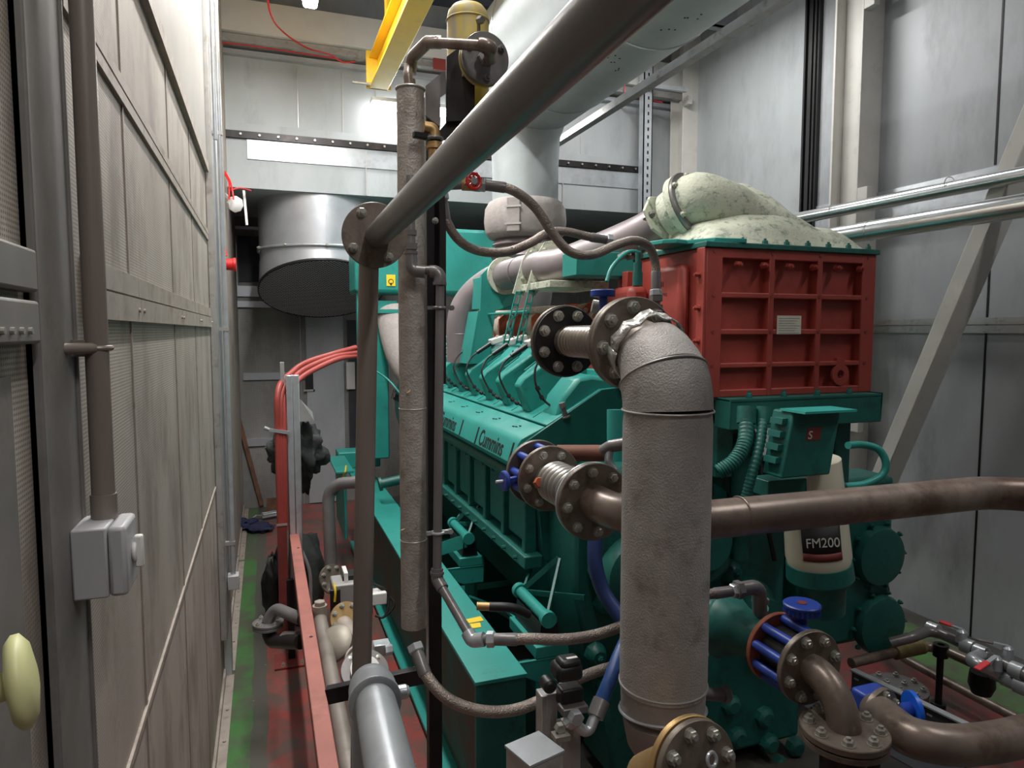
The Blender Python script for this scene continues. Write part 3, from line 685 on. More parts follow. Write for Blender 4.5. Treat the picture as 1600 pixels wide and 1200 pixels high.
for q in range(7): m.box(a.x + .006, b.x - .008 - .012 * (q % 3), BY0 - .0045, BY0 - .004, a.z - .012 - q * .010, a.z - .0095 - q * .010)
part(m, 'plate_lines', trimm, nm)
m = MB(); m.box(BX0 - .012, BX0, BY0, BY0 + .05, BZ0, BZ1)
part(m, 'edge_flange', redp, cb, bev=.003)
for zz in (2.22, 2.09, 1.96, 1.86): add_bolt((BX0 - .012, BY0 + .028, zz), XN, cb, .009, .018, redp)
m = MB(); m.box(BX0 - .05, BX0, 2.40, 2.62, 1.90, 2.27); part(m, 'side_casting', redp, cb, bev=.025)
m = MB(); m.box(BX0 - .10, BX0, 2.72, 3.06, 1.80, 2.20); part(m, 'side_casting', redp, cb, bev=.03)
m = MB(); m.box(BX0 - .15, BX0, 2.66, 3.04, 1.80, 2.06); part(m, 'side_casting', redp, cb, bev=.02)
m = MB(); m.box(BX0 - .08, BX0, 2.42, 3.05, 1.985, 2.0); m.box(BX0 - .08, BX0, 2.40, 2.7, 1.80, 1.86); m.box(BX0 - .07, BX0 - .02, 2.8, 2.85, 2.19, 2.27); part(m, 'side_shelf', redp, cb, bev=.003)
m = MB(); m.cyl((BX0 - .06, 2.47, 1.87), (BX0 - .06, 2.47, 1.93), .012); m.cyl((BX0 - .06, 2.47, 1.93), (BX0 - .06, 2.47, 1.95), .015); part(m, 'drain_plug', brass, cb)
mr = MB()
for q in range(6): mr.box(BX0 - .052, BX0 - .05, 2.53 + q * .012, 2.537 + q * .012, 2.185, 2.205)
for q in range(9): mr.box(BX0 - .052, BX0 - .05, 2.50 + q * .013, 2.508 + q * .013, 2.145 + .004 * (q % 3), 2.157)
part(mr, 'cast_marks', reddk, cb)
# teal rim and lifting plate
m = MB(); m.box(BX0 - .01, BX1 + .01, BY0 - .01, BY1 + .02, BZ1, BZ1 + .022); rim = part(m, 'cover_rim', tealshade, eng, bev=.003)
for q in range(7): add_bolt((1.80 + q * .108, BY0 + .012, BZ1 + .022), ZP, rim, .010, .016, tealshade)
for q in range(5): add_bolt((BX0 + .012, BY0 + .12 + q * .15, BZ1 + .022), ZP, rim, .010, .016, tealshade)
lp = [P(1022, 398, 2.62), P(1038, 385, 2.62), P(1075, 378, 2.64), P(1112, 366, 2.70), P(1122, 368, 2.72), P(1118, 380, 2.70), P(1095, 384, 2.66), P(1070, 395, 2.62), P(1050, 400, 2.6)]
pl = MB()
a0, a1 = 1.50, 1.75
o_ = [(1.47, 2.56), (1.50, 2.42), (1.545, 2.385), (1.60, 2.40), (1.66, 2.30), (1.80, 2.285), (1.80, 2.5), (1.66, 2.62)]
part(MB().prism([(x, y, BZ1 + .020) for x, y in o_], (0, 0, .018)), 'lifting_plate', teal, eng, bev=.003)
part(MB().lathe([(0, .032), (.004, .032)], (1.555, 2.45, BZ1 + .036), ZP, 24), 'lifting_hole', black, eng)
part(MB().box(1.33, 1.66, 2.86, 3.02, 2.25, 2.36), 'teal_support_box', teal, eng, bev=.004)
# pale green cast inlet hood (lofted)
def hood():
    # height field over the cooler box footprint, blended from a flange at the rear left down to the far right corner
    x0, x1, y0, y1 = BX0 + .02, BX1 - .015, BY0 + .03, BY1 - .02; zb = BZ1 + .02; n = 44; m_ = 30; vs = []; fs = []
    def ss(a, b, x): t_ = max(0, min(1, (x - a) / (b - a))); return t_ * t_ * (3 - 2 * t_)
    def H(u, v):  # u 0..1 left to right, v 0..1 front to rear
        e = min(ss(0, .10, u), ss(0, .07, 1 - u), ss(0, .09, v), ss(0, .09, 1 - v))
        base = .045 * e ** .6
        ridge = max(0, 1 - abs(v - .60) / .62) ** .85
        prof = ss(.0, .36, u) * (1 - ss(.44, 1.06, u) ** .80)
        h = .20 * prof * min(1, 1.25 * ridge) * (e ** .45)
        h *= 1 - .0 * u
        # spur running to the near edge, with hollows beside it
        spur = math.exp(-((u - (.50 - .30 * (v - .5) )) / .13) ** 2) * ss(.02, .32, v) * (1 - ss(.55, .8, v)); h += .085 * spur * e ** .5
        sp2 = math.exp(-((u - .88) / .12) ** 2) * ss(.0, .2, v); h += .045 * sp2 * e
        sp3 = math.exp(-((u - .10) / .09) ** 2) * ss(.0, .3, v); h += .03 * sp3 * e
        return base + h
    for i_ in range(n + 1):
        for j_ in range(m_ + 1):
            u, v = i_ / n, j_ / m_; X = x0 + (x1 - x0) * u; Y = y0 + (y1 - y0) * v
            vs.append((X, Y, zb + H(u, v) + .0035 * noise.noise(V((X, Y, 0)) * 26)))
    for i_ in range(n):
        for j_ in range(m_): fs.append((i_ * (m_ + 1) + j_, (i_ + 1) * (m_ + 1) + j_, (i_ + 1) * (m_ + 1) + j_ + 1, i_ * (m_ + 1) + j_ + 1))
    k0 = len(vs); vs += [(x0, y0, zb - .002), (x1, y0, zb - .002), (x1, y1, zb - .002), (x0, y1, zb - .002)]; fs.append((k0 + 3, k0 + 2, k0 + 1, k0))
    return MB().add(vs, fs)
hd = part(hood(), 'inlet_hood', tealpale, eng, ang=80, sub=1, label='pale worn cast hood on the cooler box')
# inlet flanges + grey intake pipe
fcn = P(1078, 322, 3.02); pdir = (P(1000, 366, 3.22) - fcn).normalized()
part(MB().tube(spline([fcn + V((.66, -.26, -.25)), fcn + V((.42, -.16, -.125)), fcn + V((.20, -.07, -.035)), fcn - pdir * .05, fcn], 6), [.035 + .083 * min(1, q / 13) for q in range(25)], 40), 'hood_neck', tealpale, eng, ang=80)
f1 = flange(eng, fcn - pdir * .005, -pdir, .150, .014, 6, steelg, .136, ph=.5, br=.010, bh=.012, bmat=tealpale, name='inlet_flange', label='dark grey inlet flange')
part(MB().lathe([(0, .150), (.03, .150), (.035, .12), (.10, .11)], fcn, pdir, 44), 'inlet_ring', tealpale, eng)
oc = fcn + pdir * .12; _, uu, ww = basis(pdir)
ol = [oc + uu * (.165 * math.cos(a)) * 1 + ww * (.115 * math.sin(a)) for a in [2 * PI * q / 8 + .2 for q in range(8)]]
of = part(MB().prism(ol, pdir * .016), 'oval_flange', tealpale, eng, bev=.003)
for s_ in (-1, 1): add_bolt(oc + uu * .13 * s_ + pdir * .016, pdir, of, .012, .016, steelg); add_bolt(oc + uu * .13 * s_, -pdir, of, .012, .016, steelg)
ip = [fcn + pdir * .12, fcn + pdir * .30, V((1.42, 3.15, 2.33)), V((1.395, 3.45, 2.335)), V((1.39, 4.02, 2.335)), V((1.35, 4.20, 2.31)), V((1.26, 4.30, 2.22)), V((1.20, 4.34, 2.08)), V((1.20, 4.36, 1.8))]
part(MB().tube(spline(ip, 8), .088, 32), 'intake_pipe', intake, eng, ang=60, label='long dark grey intake pipe')
m = MB(); m.torus((1.39, 3.72, 2.335), YP, .088, .003, 32, 6); m.torus((1.20, 4.35, 1.98), ZP, .088, .004, 32, 6); part(m, 'intake_seams', intake, eng)
# teal pipe cradle
o_ = [(1.20, 1.78), (1.34, 1.78), (1.36, 2.02), (1.52, 2.12), (1.52, 2.28), (1.50, 2.40), (1.44, 2.43), (1.27, 2.34), (1.24, 2.26), (1.26, 2.04)]
def crad(y):
    return part(MB().prism([(x, y, z) for x, z in [(1.17, 1.80), (1.29, 1.80), (1.33, 2.12), (1.45, 2.16), (1.47, 2.26), (1.40, 2.43), (1.33, 2.43), (1.24, 2.34), (1.23, 2.12)]], (0, .02, 0)), 'pipe_cradle', teal, eng, bev=.003)
crad(4.02); part(MB().prism([(1.23, 4.02, 2.12), (1.17, 4.02, 1.80), (1.16, 4.02, 1.80), (1.22, 4.02, 2.12)], (0, .22, 0)), 'cradle_web', teal, eng)
part(MB().hull8([(1.235, 4.03, 2.13), (1.45, 4.03, 2.13), (1.45, 4.22, 2.13), (1.235, 4.22, 2.13), (1.245, 4.03, 2.33), (1.42, 4.03, 2.25), (1.42, 4.22, 2.25), (1.245, 4.22, 2.33)]), 'cradle_saddle', teal, eng, bev=.006)
m = MB()
for a_ in range(0, 19): pass
m.ring((1.39, 4.00, 2.335), YP, .086, .115, .02); part(m, 'cradle_collar', tealpale, eng)
# slotted clamp plates round the middle of the pipe
def clampplate(y, dx_):
    lug = [(1.255, 2.20), (1.31, 2.38), (1.36, 2.46), (1.43, 2.475), (1.47, 2.43), (1.44, 2.36), (1.36, 2.26), (1.31, 2.18)]
    cp_ = part(MB().prism([(x + dx_, y, z) for x, z in lug], (0, .008, 0)), 'clamp_lug', tealpale, eng, bev=.001)
    for (x, z) in ((1.36, 2.42), (1.31, 2.28)): add_bolt((x + dx_, y, z), YN, cp_, .009, .012, tealpale)
    m = MB(); a = V((1.29 + dx_, y, 2.21)); b = V((1.215 + dx_, y, 1.93))
    for off in (-.014, .014): m.bar(a + XP * off, b + XP * off, .007, .007, YP)
    for q in range(5): c_ = a.lerp(b, (q + .1) / 4.3); m.bar(c_ - XP * .014, c_ + XP * .014, .014, .007, YP)
    part(m, 'slotted_strap', teal, eng)
clampplate(3.50, .0); clampplate(3.36, .02)
part(MB().tube([(1.285, 3.35, 2.10), (1.285, 4.1, 2.10)], .008, 10), 'cross_rod', teal, eng)
part(MB().box(1.30, 1.62, 3.10, 3.5, 2.21, 2.245), 'pipe_saddle', tealpale, eng, bev=.003)
# exhaust manifold in the V
mx, mz = 1.60, 2.03
part(MB().tube([(mx, 3.1, mz), (mx, 5.6, mz)], .085, 28), 'exhaust_manifold', beige, eng, label='dusty beige exhaust manifold log')
for k_ in range(9):
    yy = 3.16 + .3 * k_
    part(MB().lathe([(-.05, .09), (-.03, .115), (.03, .115), (.05, .09)], (mx, yy + .12, mz), YP, 24), 'manifold_joint', beige, eng)
    o8 = [V((mx + .145 * math.cos(a), yy, mz + .125 * math.sin(a))) for a in [2 * PI * q / 8 + .39 for q in range(8)]]
    gq = part(MB().prism(o8, (0, .012, 0)), 'orange_gasket', orange, eng); 
    for a in (.8, 2.3, 4.0, 5.4): add_bolt((mx + .118 * math.cos(a), yy, mz + .10 * math.sin(a)), YN, gq, .009, .012, beige)
    part(MB().tube([(mx - .05, yy + .14, mz - .05), (1.50, yy + .14, 1.92), (1.47, yy + .14, 1.80)], .035, 14), 'exhaust_port', beige, eng)
part(MB().tube(spline([(1.50, 3.15, 2.06), (1.46, 3.3, 2.10), (1.5, 3.6, 2.12), (1.52, 4.6, 2.12)]), .02, 12), 'breather_pipe', beige, eng)
# little hoses & fittings at the hood
part(MB().tube(spline([P(948, 440, 2.7), P(955, 420, 2.72), P(970, 402, 2.75), P(985, 393, 2.8), P(1000, 395, 2.85)]), .008, 10), 'sensor_cable', teal, eng)
m = MB(); a = P(997, 395, 2.62); b = P(996, 447, 2.62); m.cyl(a, a.lerp(b, .35), .010); m.cyl(a.lerp(b, .3), a.lerp(b, .6), .016); m.cyl(a.lerp(b, .6), b, .019); part(m, 'pressure_sensor', tealshade, eng)
m = MB(); 
for q in range(5): p_ = P(968 + q * 6, 402 - (q % 2) * 4, 2.85); m.cyl(p_, p_ + V((.012, -.03, .006)), .014, seg=8)
part(m, 'small_fittings', steelg, eng)
# teal channel under the cooler
m = MB(); m.box(1.69, 2.46, 2.22, 2.32, 1.615, BZ0); m.box(1.69, 2.46, 2.22, 2.6, BZ0 - .012, BZ0)
chn = part(m, 'support_channel', tealshade, eng, bev=.004)
part(MB().box(2.30, 2.38, 2.3, 2.58, 1.28, 1.62), 'support_post', tealshade, eng, bev=.006); part(MB().box(1.72, 1.80, 2.34, 2.58, 1.40, 1.62), 'support_post', tealshade, eng, bev=.006)
for q in range(4): add_bolt((1.80 + q * .17, 2.25, BZ0), ZP, chn, .010, .02, tealshade)
part(MB().box(1.45, 1.56, 2.86, 3.0, 1.55, 1.82), 'rear_support', teal, eng, bev=.006)
part(MB().tube([P(962, 640, 2.72), P(962, 720, 2.72)], .035, 20), 'coolant_pipe', teal, eng)
# junction box tilted, corrugated hoses, small enclosure, bent pipe
jc = P(1252, 690, 2.42); ju = V((.985, .0, .0)); jv = V((-.17, -.0, -.98)).normalized(); jn = ju.cross(jv).normalized()
if jn.y > 0: jn = -jn
jb = part(MB().obox(jc, ju * .105, jv * .115, jn * .05), 'junction_box', tealshade, eng, bev=.006, label='tilted teal junction box with red sticker')
part(MB().obox(jc + jn * .052 - jv * .118, ju * .112, jv * .004, jn * .06), 'box_lid_edge', teal, jb)
st_ = part(MB().obox(jc + jn * .051 + ju * -.0 - jv * .035, ju * .030, jv * .022, jn * .001), 'red_sticker', reddk, jb)
text('S', .04, jc + jn * .0525 - ju * .025 - jv * .018, ju, -jv, whiteink, jb, name='sticker_letter', bold=0)
m = MB()
for q in range(4): m.obox(jc - ju * .115 + jv * (-.08 + q * .045), ju * .012, jv * .010, jn * .03)
part(m, 'box_hinges', tealshade, jb)
part(MB().box(2.18, 2.46, 2.42, 2.56, 1.32, 1.56), 'actuator_box', tealshade, eng, bev=.005)
def corr(pts, r, nm, mat, par=eng):
    s_ = spline(pts, 22); rr_ = [r * (1 + .10 * math.sin(i * 2.1)) for i in range(len(s_))]
    return part(MB().tube(s_, rr_, 16), nm, mat, par, ang=80)
corr([P(1166, 645, 2.5), P(1164, 690, 2.45), P(1148, 720, 2.42), P(1122, 738, 2.42)], .026, 'corrugated_hose', tealshade)
corr([P(1192, 645, 2.5), P(1188, 690, 2.45), P(1175, 740, 2.42), P(1165, 780, 2.42)], .018, 'corrugated_hose', tealshade)
part(MB().cyl(P(1167, 636, 2.5), P(1166, 662, 2.49), .034), 'hose_ferrule', tealshade, eng); part(MB().cyl(P(1193, 636, 2.5), P(1192, 662, 2.49), .025), 'hose_ferrule', tealshade, eng)
part(MB().tube(spline([P(1270, 750, 2.6), P(1285, 762, 2.6), P(1320, 760, 2.62), P(1352, 756, 2.64), P(1378, 742, 2.66), P(1384, 722, 2.66), P(1372, 702, 2.66), P(1348, 695, 2.65), P(1325, 696, 2.6)]), .014, 14), 'bent_hose', teal, eng)
part(MB().cyl(P(1292, 762, 2.6), P(1318, 760, 2.62), .02), 'hose_clip', tealshade, eng)
part(MB().obox(P(1245, 755, 2.55), XP * .17, YP * .05, ZP * .03), 'lower_shelf', tealshade, eng, bev=.004)
part(MB().cyl((1.55, 2.50, 1.5), (1.95, 2.50, 1.5), .05), 'oil_pipe', tealshade, eng); part(MB().cyl((1.95, 2.48, 1.0), (1.95, 2.48, 1.5), .045), 'oil_pipe', tealshade, eng)
part(MB().tube(spline([(1.62, 2.45, 1.52), (1.66, 2.40, 1.3), (1.6, 2.4, 1.05), (1.7, 2.42, .8)]), .015, 10), 'oil_hose', black, eng)
part(MB().tube(spline([(2.02, 2.45, 1.5), (2.0, 2.38, 1.25), (2.08, 2.4, 1.0)]), .012, 10), 'oil_hose', black, eng)
# ================================================================== alternator end
alt = thing('alternator', 'teal alternator behind the engine under a flat teal terminal box', 'alternator', (1.6, 6.0, .8))
part(MB().lathe([(0, .50), (.05, .58), (.9, .58)], (1.75, 5.75, 1.30), YP, 48), 'body', teal, alt)
part(MB().box(.70, 2.0, 5.72, 6.15, 2.31, 2.86), 'terminal_box', teal, alt, bev=.03)
a = PY(604, 429, 5.71); b = PY(618, 447, 5.71)
yk = part(MB().box(a.x, b.x, 5.714, 5.719, b.z, a.z), 'warning_sticker', yst, alt, label='yellow warning sticker')
m = MB(); c = (a + b) / 2; m.ring((c.x, 5.714, c.z - .01), YN, .016, .022, .001, 20); m.box(c.x - .006, c.x + .006, 5.712, 5.714, c.z - .04, c.z - .02); part(m, 'sticker_symbol', ink, yk)
# silver terminal-box top ledge and legs
m = MB(); m.box(.72, .80, 5.78, 5.86, .8, 2.31); m.box(.80, 1.05, 5.78, 5.80, 2.0, 2.25); part(m, 'box_leg', teal, alt, bev=.006)
m = MB(); m.prism([(.72, 5.66, .95), (.72, 5.66, 1.95), (.85, 5.66, 2.05), (.95, 5.66, 1.95), (.95, 5.66, .95)], (0, .04, 0)); part(m, 'end_frame', teal, alt, bev=.01)
for z0 in (1.15, 1.6): part(MB().box(.74, .80, 5.652, 5.66, z0, z0 + .36), 'frame_opening', black, alt, bev=.006)
part(MB().tube(spline([P(616, 490, 5.6), P(622, 525, 5.5), P(634, 560, 5.4), P(655, 590, 5.3), P(685, 605, 5.3)], 10), .14, 32), 'exhaust_bend', jacket, alt, ang=60, label='pale grey lagged bend')
part(MB().lathe([(0, .17), (.03, .17)], P(616, 490, 5.6) - ZP * .0, ZP, 32), 'bend_flange', teal, alt)
part(MB().tube(spline([P(588, 580, 5.4), P(605, 592, 5.4), P(620, 608, 5.35), P(630, 622, 5.3)]), .008, 8), 'green_cable', teal, alt)
m = MB(); m.lathe([(0, .05), (.02, .05), (.02, .035), (.20, .035), (.20, .05), (.23, .05)], P(592, 757, 5.0), V((1, 0, .16)), 24); part(m, 'flanged_outlet', tealshade, alt)
# ================================================================== base frame
sk = thing('engine_base_frame', 'long teal steel base frame carrying the engine above the red floor', 'frame', (.8, 4.3, .02))
sx0, sx1 = .675, .875
m = MB(); m.box(sx0, sx1, 2.28, 6.45, .735, .75); part(m, 'top_flange', teal, sk, bev=.002)
m = MB(); m.box(sx0 + .09, sx0 + .105, 2.3, 6.45, .05, .735); part(m, 'web', M('grimy_teal_web', (.02, .13, .11), .6, 0, .2, 7, dirt=(.085, .06, .05), damt=.85, dscale=4), sk)
m = MB(); m.box(sx0 + .02, sx1 + .02, 1.75, 6.45, .03, .05); part(m, 'bottom_flange', teal, sk, bev=.002)
m = MB(); m.box(sx0 + .005, sx1 - .005, 2.285, 2.305, .05, .734); part(m, 'end_plate', tealshade, sk)
m = MB(); m.box(.6, .98, 6.35, 6.6, .75, .9); part(m, 'rear_riser', teal, sk, bev=.01)
m = MB(); m.box(.50, .64, 5.5, 6.2, .88, .90); m.box(.56, .58, 5.5, 6.2, .35, .88); part(m, 'rear_outrigger', teal, sk, bev=.004)
m = MB(); m.box(2.6, 2.8, 2.9, 6.45, .435, .45); m.box(2.69, 2.71, 2.9, 6.45, .05, .435); m.box(2.56, 2.84, 2.9, 6.45, .03, .05); part(m, 'far_rail', tealshade, sk, bev=.002)
for yy in (2.95, 4.0, 5.0, 6.2): part(MB().box(sx0 + .1, 2.7, yy, yy + .1, .05, .4), 'cross_member', tealshade, sk)
for (yy) in (2.62, 3.76):
    m = MB(); m.box(.98, 1.12, yy - .16, yy + .16, .70, .75); m.prism([(.80, yy - .16, .70), (1.0, yy - .16, .60), (1.12, yy - .16, .60), (1.12, yy - .16, .70)], (0, .012, 0)); m.box(1.08, 1.1, yy - .1, yy + .1, .1, .70); part(m, 'mount_pad', teal, sk, bev=.004)
m = MB(); g0 = V((.87, 2.95, .75)); m.prism([(.875, 3.05, .75), (.98, 2.85, .75), (1.10, 2.85, .62), (1.10, 3.05, .62)], (0, 0, .012)); 
part(m, 'gusset', teal, sk); part(MB().bar((.88, 3.75, .76), (1.02, 3.62, .84), .010, .07), 'gusset', teal, sk)
m = MB(); a = PZ(728, 968, .752); b = PZ(752, 980, .752)
def zq(pts, z, t=.0012): return MB().prism([PZ(x, y, z) for x, y in pts], (0, 0, t))
part(zq([(728, 968), (751, 963), (756, 970), (733, 974)], .7515), 'yellow_label', yst, sk, label='yellow label on top flange'); part(zq([(734, 975), (750, 973), (752, 980), (738, 982)], .7515), 'yellow_label', yst, sk, label='smaller yellow label on top flange')
for (x_, y_) in ((652, 888), (690, 940), (665, 870)): pass
# ================================================================== left foreground: column, conduit, switch, button
colg = M('grimy_column_paint', (.20, .19, .18), .65, .1, .15, 8, dirt=(.13, .115, .10), damt=.35)
t = thing('channel_column', 'grimy steel channel column standing in the near part of the perforated wall', 'column', (XL, 1.1, 0))
ya = PX(62, 600, XL + .012).y; yb = PX(128, 600, XL + .012).y
m = MB(); m.box(XL - .01, XL + .012, ya, yb - .02, 0, ZC); part(m, 'column_face', colg, t, bev=.006)
m = MB(); m.box(XL - .01, XL + .007, yb - .022, yb, 0, ZC); part(m, 'column_lip', vsteel, t, bev=.003)
m = MB(); m.box(XL - .01, XL + .015, ya, ya + .012, 0, ZC); m.box(XL, XL + .016, yb - .034, yb - .024, 0, ZC); part(m, 'column_ridge', colg, t, bev=.003)
trim(MB().box(XL, XL + .02, .6, ya - .015, 1.985, 2.035), colg, bev=.004); trim(MB().box(XL, XL + .02, .6, ya - .015, 2.045, 2.095), colg, bev=.004)
m = MB()
for q in range(4): m.cyl((XL + .02, .83 + q * .03, 2.0), (XL + .024, .83 + q * .03, 2.0), .004, seg=8)
trim(m, bolt)
trim(MB().box(XL, XL + .006, .60, .90, .0, 1.95), colg)
cxx = XL + .042
ty = PX(150, 500, cxx).y; ly = PX(163, 800, cxx).y
con = thing('conduit_pipe', 'grimy steel conduit pipe running down the perforated wall into the grey switch box', 'pipe', (cxx, ty, 1.6))
zt = PX(160, 812, cxx).z
part(MB().tube([(cxx, ty, ZC), (cxx, ly, zt)], .0155, 24), 'tube', vsteel, con)
part(MB().cyl((cxx, ly, zt + .035), (cxx, ly, zt - .01), .0175), 'box_coupler', vsteel, con)
cz = PX(140, 545, cxx).z
m = MB(); m.torus((cxx, ty + .001, cz), ZP, .0175, .004, 24, 8); m.box(XL, cxx - .012, ty - .012, ty + .012, cz - .012, cz + .012); m.cyl((XL + .002, ty - .05, cz), (cxx, ty - .012, cz), .008); part(m, 'saddle_clamp', vsteel, con)
a = PX(131, 815, XL + .045); 
sw = thing('isolator_switch', 'grey plastic rotary switch box at the foot of the steel conduit', 'switch', (XL + .03, ly, zt - .14))
ly -= .02
y0, y1, z0, z1 = ly - .045, ly + .040, PX(170, 914, XL + .045).z, zt
part(MB().box(XL + .012, XL + .056, y0, y1, z0, z1), 'back_box', gplas, sw, bev=.003)
part(MB().box(XL + .0565, XL + .080, y0, y1, z0, z1), 'front_cover', gplas, sw, bev=.006)
m = MB(); c = V((XL + .080, (y0 + y1) / 2 + .006, (z0 + z1) / 2)); m.cyl(c, c + XP * .006, .016); m.obox(c + XP * .008, XP * .006, YP * .006, ZP * .024); part(m, 'rotary_handle', wht, sw, bev=.003)
bc = PX(8, 1072, XL + .06); 
mbn = thing('mushroom_button', 'pale yellow round mushroom button on a stem at the near wall edge', 'button', bc)
part(MB().lathe([(-.05, .010), (.0, .012), (.003, .033), (.008, .039), (.014, .039), (.020, .030), (.023, .010)], bc, V((1, .25, .1)), 40), 'button_cap', mushy, mbn, ang=60)
part(MB().cyl(bc - XP * .06, bc - XP * .005, .011), 'stem', wht, mbn)
# conduits near the far jamb
t = thing('conduit_pipe', 'slim bright conduit running floor to ceiling past the far end of the perforated wall', 'pipe', (XL + .07, 4.1, .3))
a = PX(352, 500, XL + .07); part(MB().tube([(XL + .07, 4.12, .62), (XL + .07, 4.12, ZC)], .013, 16), 'tube', galv, t)
for zz in (.8, 2.0, 3.05, 4.0): part(MB().box(XL + .03, XL + .085, 4.105, 4.135, zz, zz + .02), 'clip', trimm, t)
part(MB().box(XL + .04, XL + .10, 4.08, 4.16, .55, .63), 'junction', gplas, t, bev=.004)
solo(MB().tube([(XL + .055, 4.02, 3.0), (XL + .055, 4.02, ZC)], .011, 14), 'conduit_pipe', galv, 'short upper conduit beside the slim full height conduit at the far jamb', 'pipe')
# emergency light and sounder on the left wall far end
c = P(365, 318, 5.6)
t = thing('emergency_light', 'small pale octagonal light fitting with red cables by the far left wall', 'lamp', c)
part(MB().lathe([(0, .035), (.01, .065), (.04, .065), (.05, .045)], c, V((.5, -.8, -.3)), 8), 'fitting', wht, t)
part(MB().bar(P(350, 302, 5.6), c, .03, .02), 'fitting_arm', wht, t)
for q, (x0, y0) in enumerate(((347, 266), (351, 268))):
    part(MB().tube(spline([P(x0, y0, 5.6), P(357 + q * 2, 282, 5.55), P(358 + q * 5, 298, 5.5), P(358 + q * 7, 312, 5.5)]), .007, 8), 'red_cable', redr, t)
part(MB().tube(spline([P(360, 297, 5.55), P(375, 294, 5.7), P(392, 298, 5.9)]), .007, 8), 'red_cable', redr, t)
part(MB().bar(P(381, 298, 5.9), P(386, 352, 5.9), .02, .02, YP), 'support_rod', trimm, t)
c = P(352, 413, 4.9)
t = thing('alarm_sounder', 'small red cylindrical alarm sounder by the far left wall', 'alarm', c)
part(MB().lathe([(-.02, .04), (.05, .042), (.055, .048), (.07, .048), (.072, .04)], c, XP, 28), 'sounder_body', redr, t)
part(MB().tube([P(350, 385, 4.9), P(353, 400, 4.9)], .012, 10), 'red_cable', redr, t)
# ================================================================== grey overhead pipe with blind flange and its drop pipe
e0 = P(590, 368, 1.75); e1 = P(893, 73, .70); dn = (e1 - e0).normalized()
t = thing('grey_pipe', 'long grey steel pipe passing overhead from the blind flange towards the viewer', 'pipe', e0)
part(MB().tube([e0 - dn * .02, e1 + dn * 1.0], .031, 40), 'tube', steelg, t)
flange(t, e0 + YP * .012 + V((-.006, 0, .001)), YN, .0825, .012, 4, flg, .064, ph=.55, br=.0095, bh=.012)
flange(t, e0 + YP * .026 + V((-.006, 0, .001)), YN, .081, .012, 0, flg, .064, name='back_flange')
v0 = PY(577, 400, e0.y + .03); v1 = PY(565, 1075, e0.y + .03); d = (v1 - v0).normalized(); v2 = v0 + d * ((0.02 - v0.z) / d.z)
solo(MB().tube([v0 + ZP * .03, v2], .0255, 32), 'drop_pipe', vsteel, 'bare brown steel pipe dropping straight to the floor under the round flange', 'pipe')
# ================================================================== lagged vertical pipe and its black post
D1 = 2.02
a = P(641, 140, D1); b = P(647, 978, D1)
Yl = (a.y + b.y) / 2; a = PY(641, 140, Yl); b = PY(647, 978, Yl)
t = thing('lagged_pipe', 'tall vertical pipe wrapped in rough silvery lagging beside the black post', 'pipe', b)
s_ = [a.lerp(b, i / 60) for i in range(61)]
part(MB().tube(s_, [.0385 + .0012 * noise.noise(V((i * .33, 0, 0))) for i in range(61)], 32), 'lagging', lag2, t, ang=60)
for f_ in (.0, .83, .58): c = a.lerp(b, f_); part(MB().torus(c, ZP, .039, .002 + .002 * (f_ == 0), 28, 6), 'lagging_band', trimm, t)
for (px_, py_) in ((630, 158), (652, 178), (640, 612), (630, 826), (648, 822)):
    q = PY(px_, py_, Yl - .037); m = MB(); m.add([q + V((random.uniform(-.012, .012), -.004 * random.random(), random.uniform(-.008, .008))) for _ in range(3)] + [q + YN * .01], [(0, 1, 2), (0, 1, 3), (1, 2, 3), (0, 2, 3)]); part(m, 'torn_flap', foil if py_ < 300 else brass, t)
# top pipework to the separator
fc1 = P(757, 92, 1.88)
pth = [a + ZP * .0 + ZN * .02, PY(637, 118, Yl), P(640, 96, 1.99), P(665, 66, 1.90), P(764, 72, 1.76), P(764, 92, 1.84)]
t = thing('threaded_pipe', 'brown threaded pipe with elbows joining the lagged pipe to the flanged filter bowl', 'pipe', pth[0])
part(MB().tube(bend(pth, [.02, .02, .03, .02], 8), .0135, 20), 'tube', steel, t)
for p_, q_ in ((bend(pth, .02, 6), None),): pass
def band(c, ax, r, l): return MB().lathe([(-l / 2, r), (l / 2, r)], c, ax, 20)
for c_, ax_ in ((P(641, 112, 1.98), V((0, 0, 1))), (P(686, 66, 1.875), V((1, -.3, 0))), (P(752, 70, 1.775), V((1, -.3, 0))), (P(640, 128, 2.01), ZP)):
    part(band(c_, ax_, .0175, .012), 'elbow_rim', steel, t)
part(MB().tube(bend([P(641, 108, 1.985), P(644, 90, 1.97), P(668, 66, 1.90), P(684, 66, 1.88)], .02, 6), .017, 20), 'elbow', steel, t)
part(MB().tube(bend([P(752, 70, 1.775), P(768, 71, 1.76), P(766, 92, 1.84)], .012, 6), .017, 20), 'elbow', steel, t)
part(MB().hexa(P(758, 92, 1.855), YN, .024, .016), 'hex_nut', steelg, t)
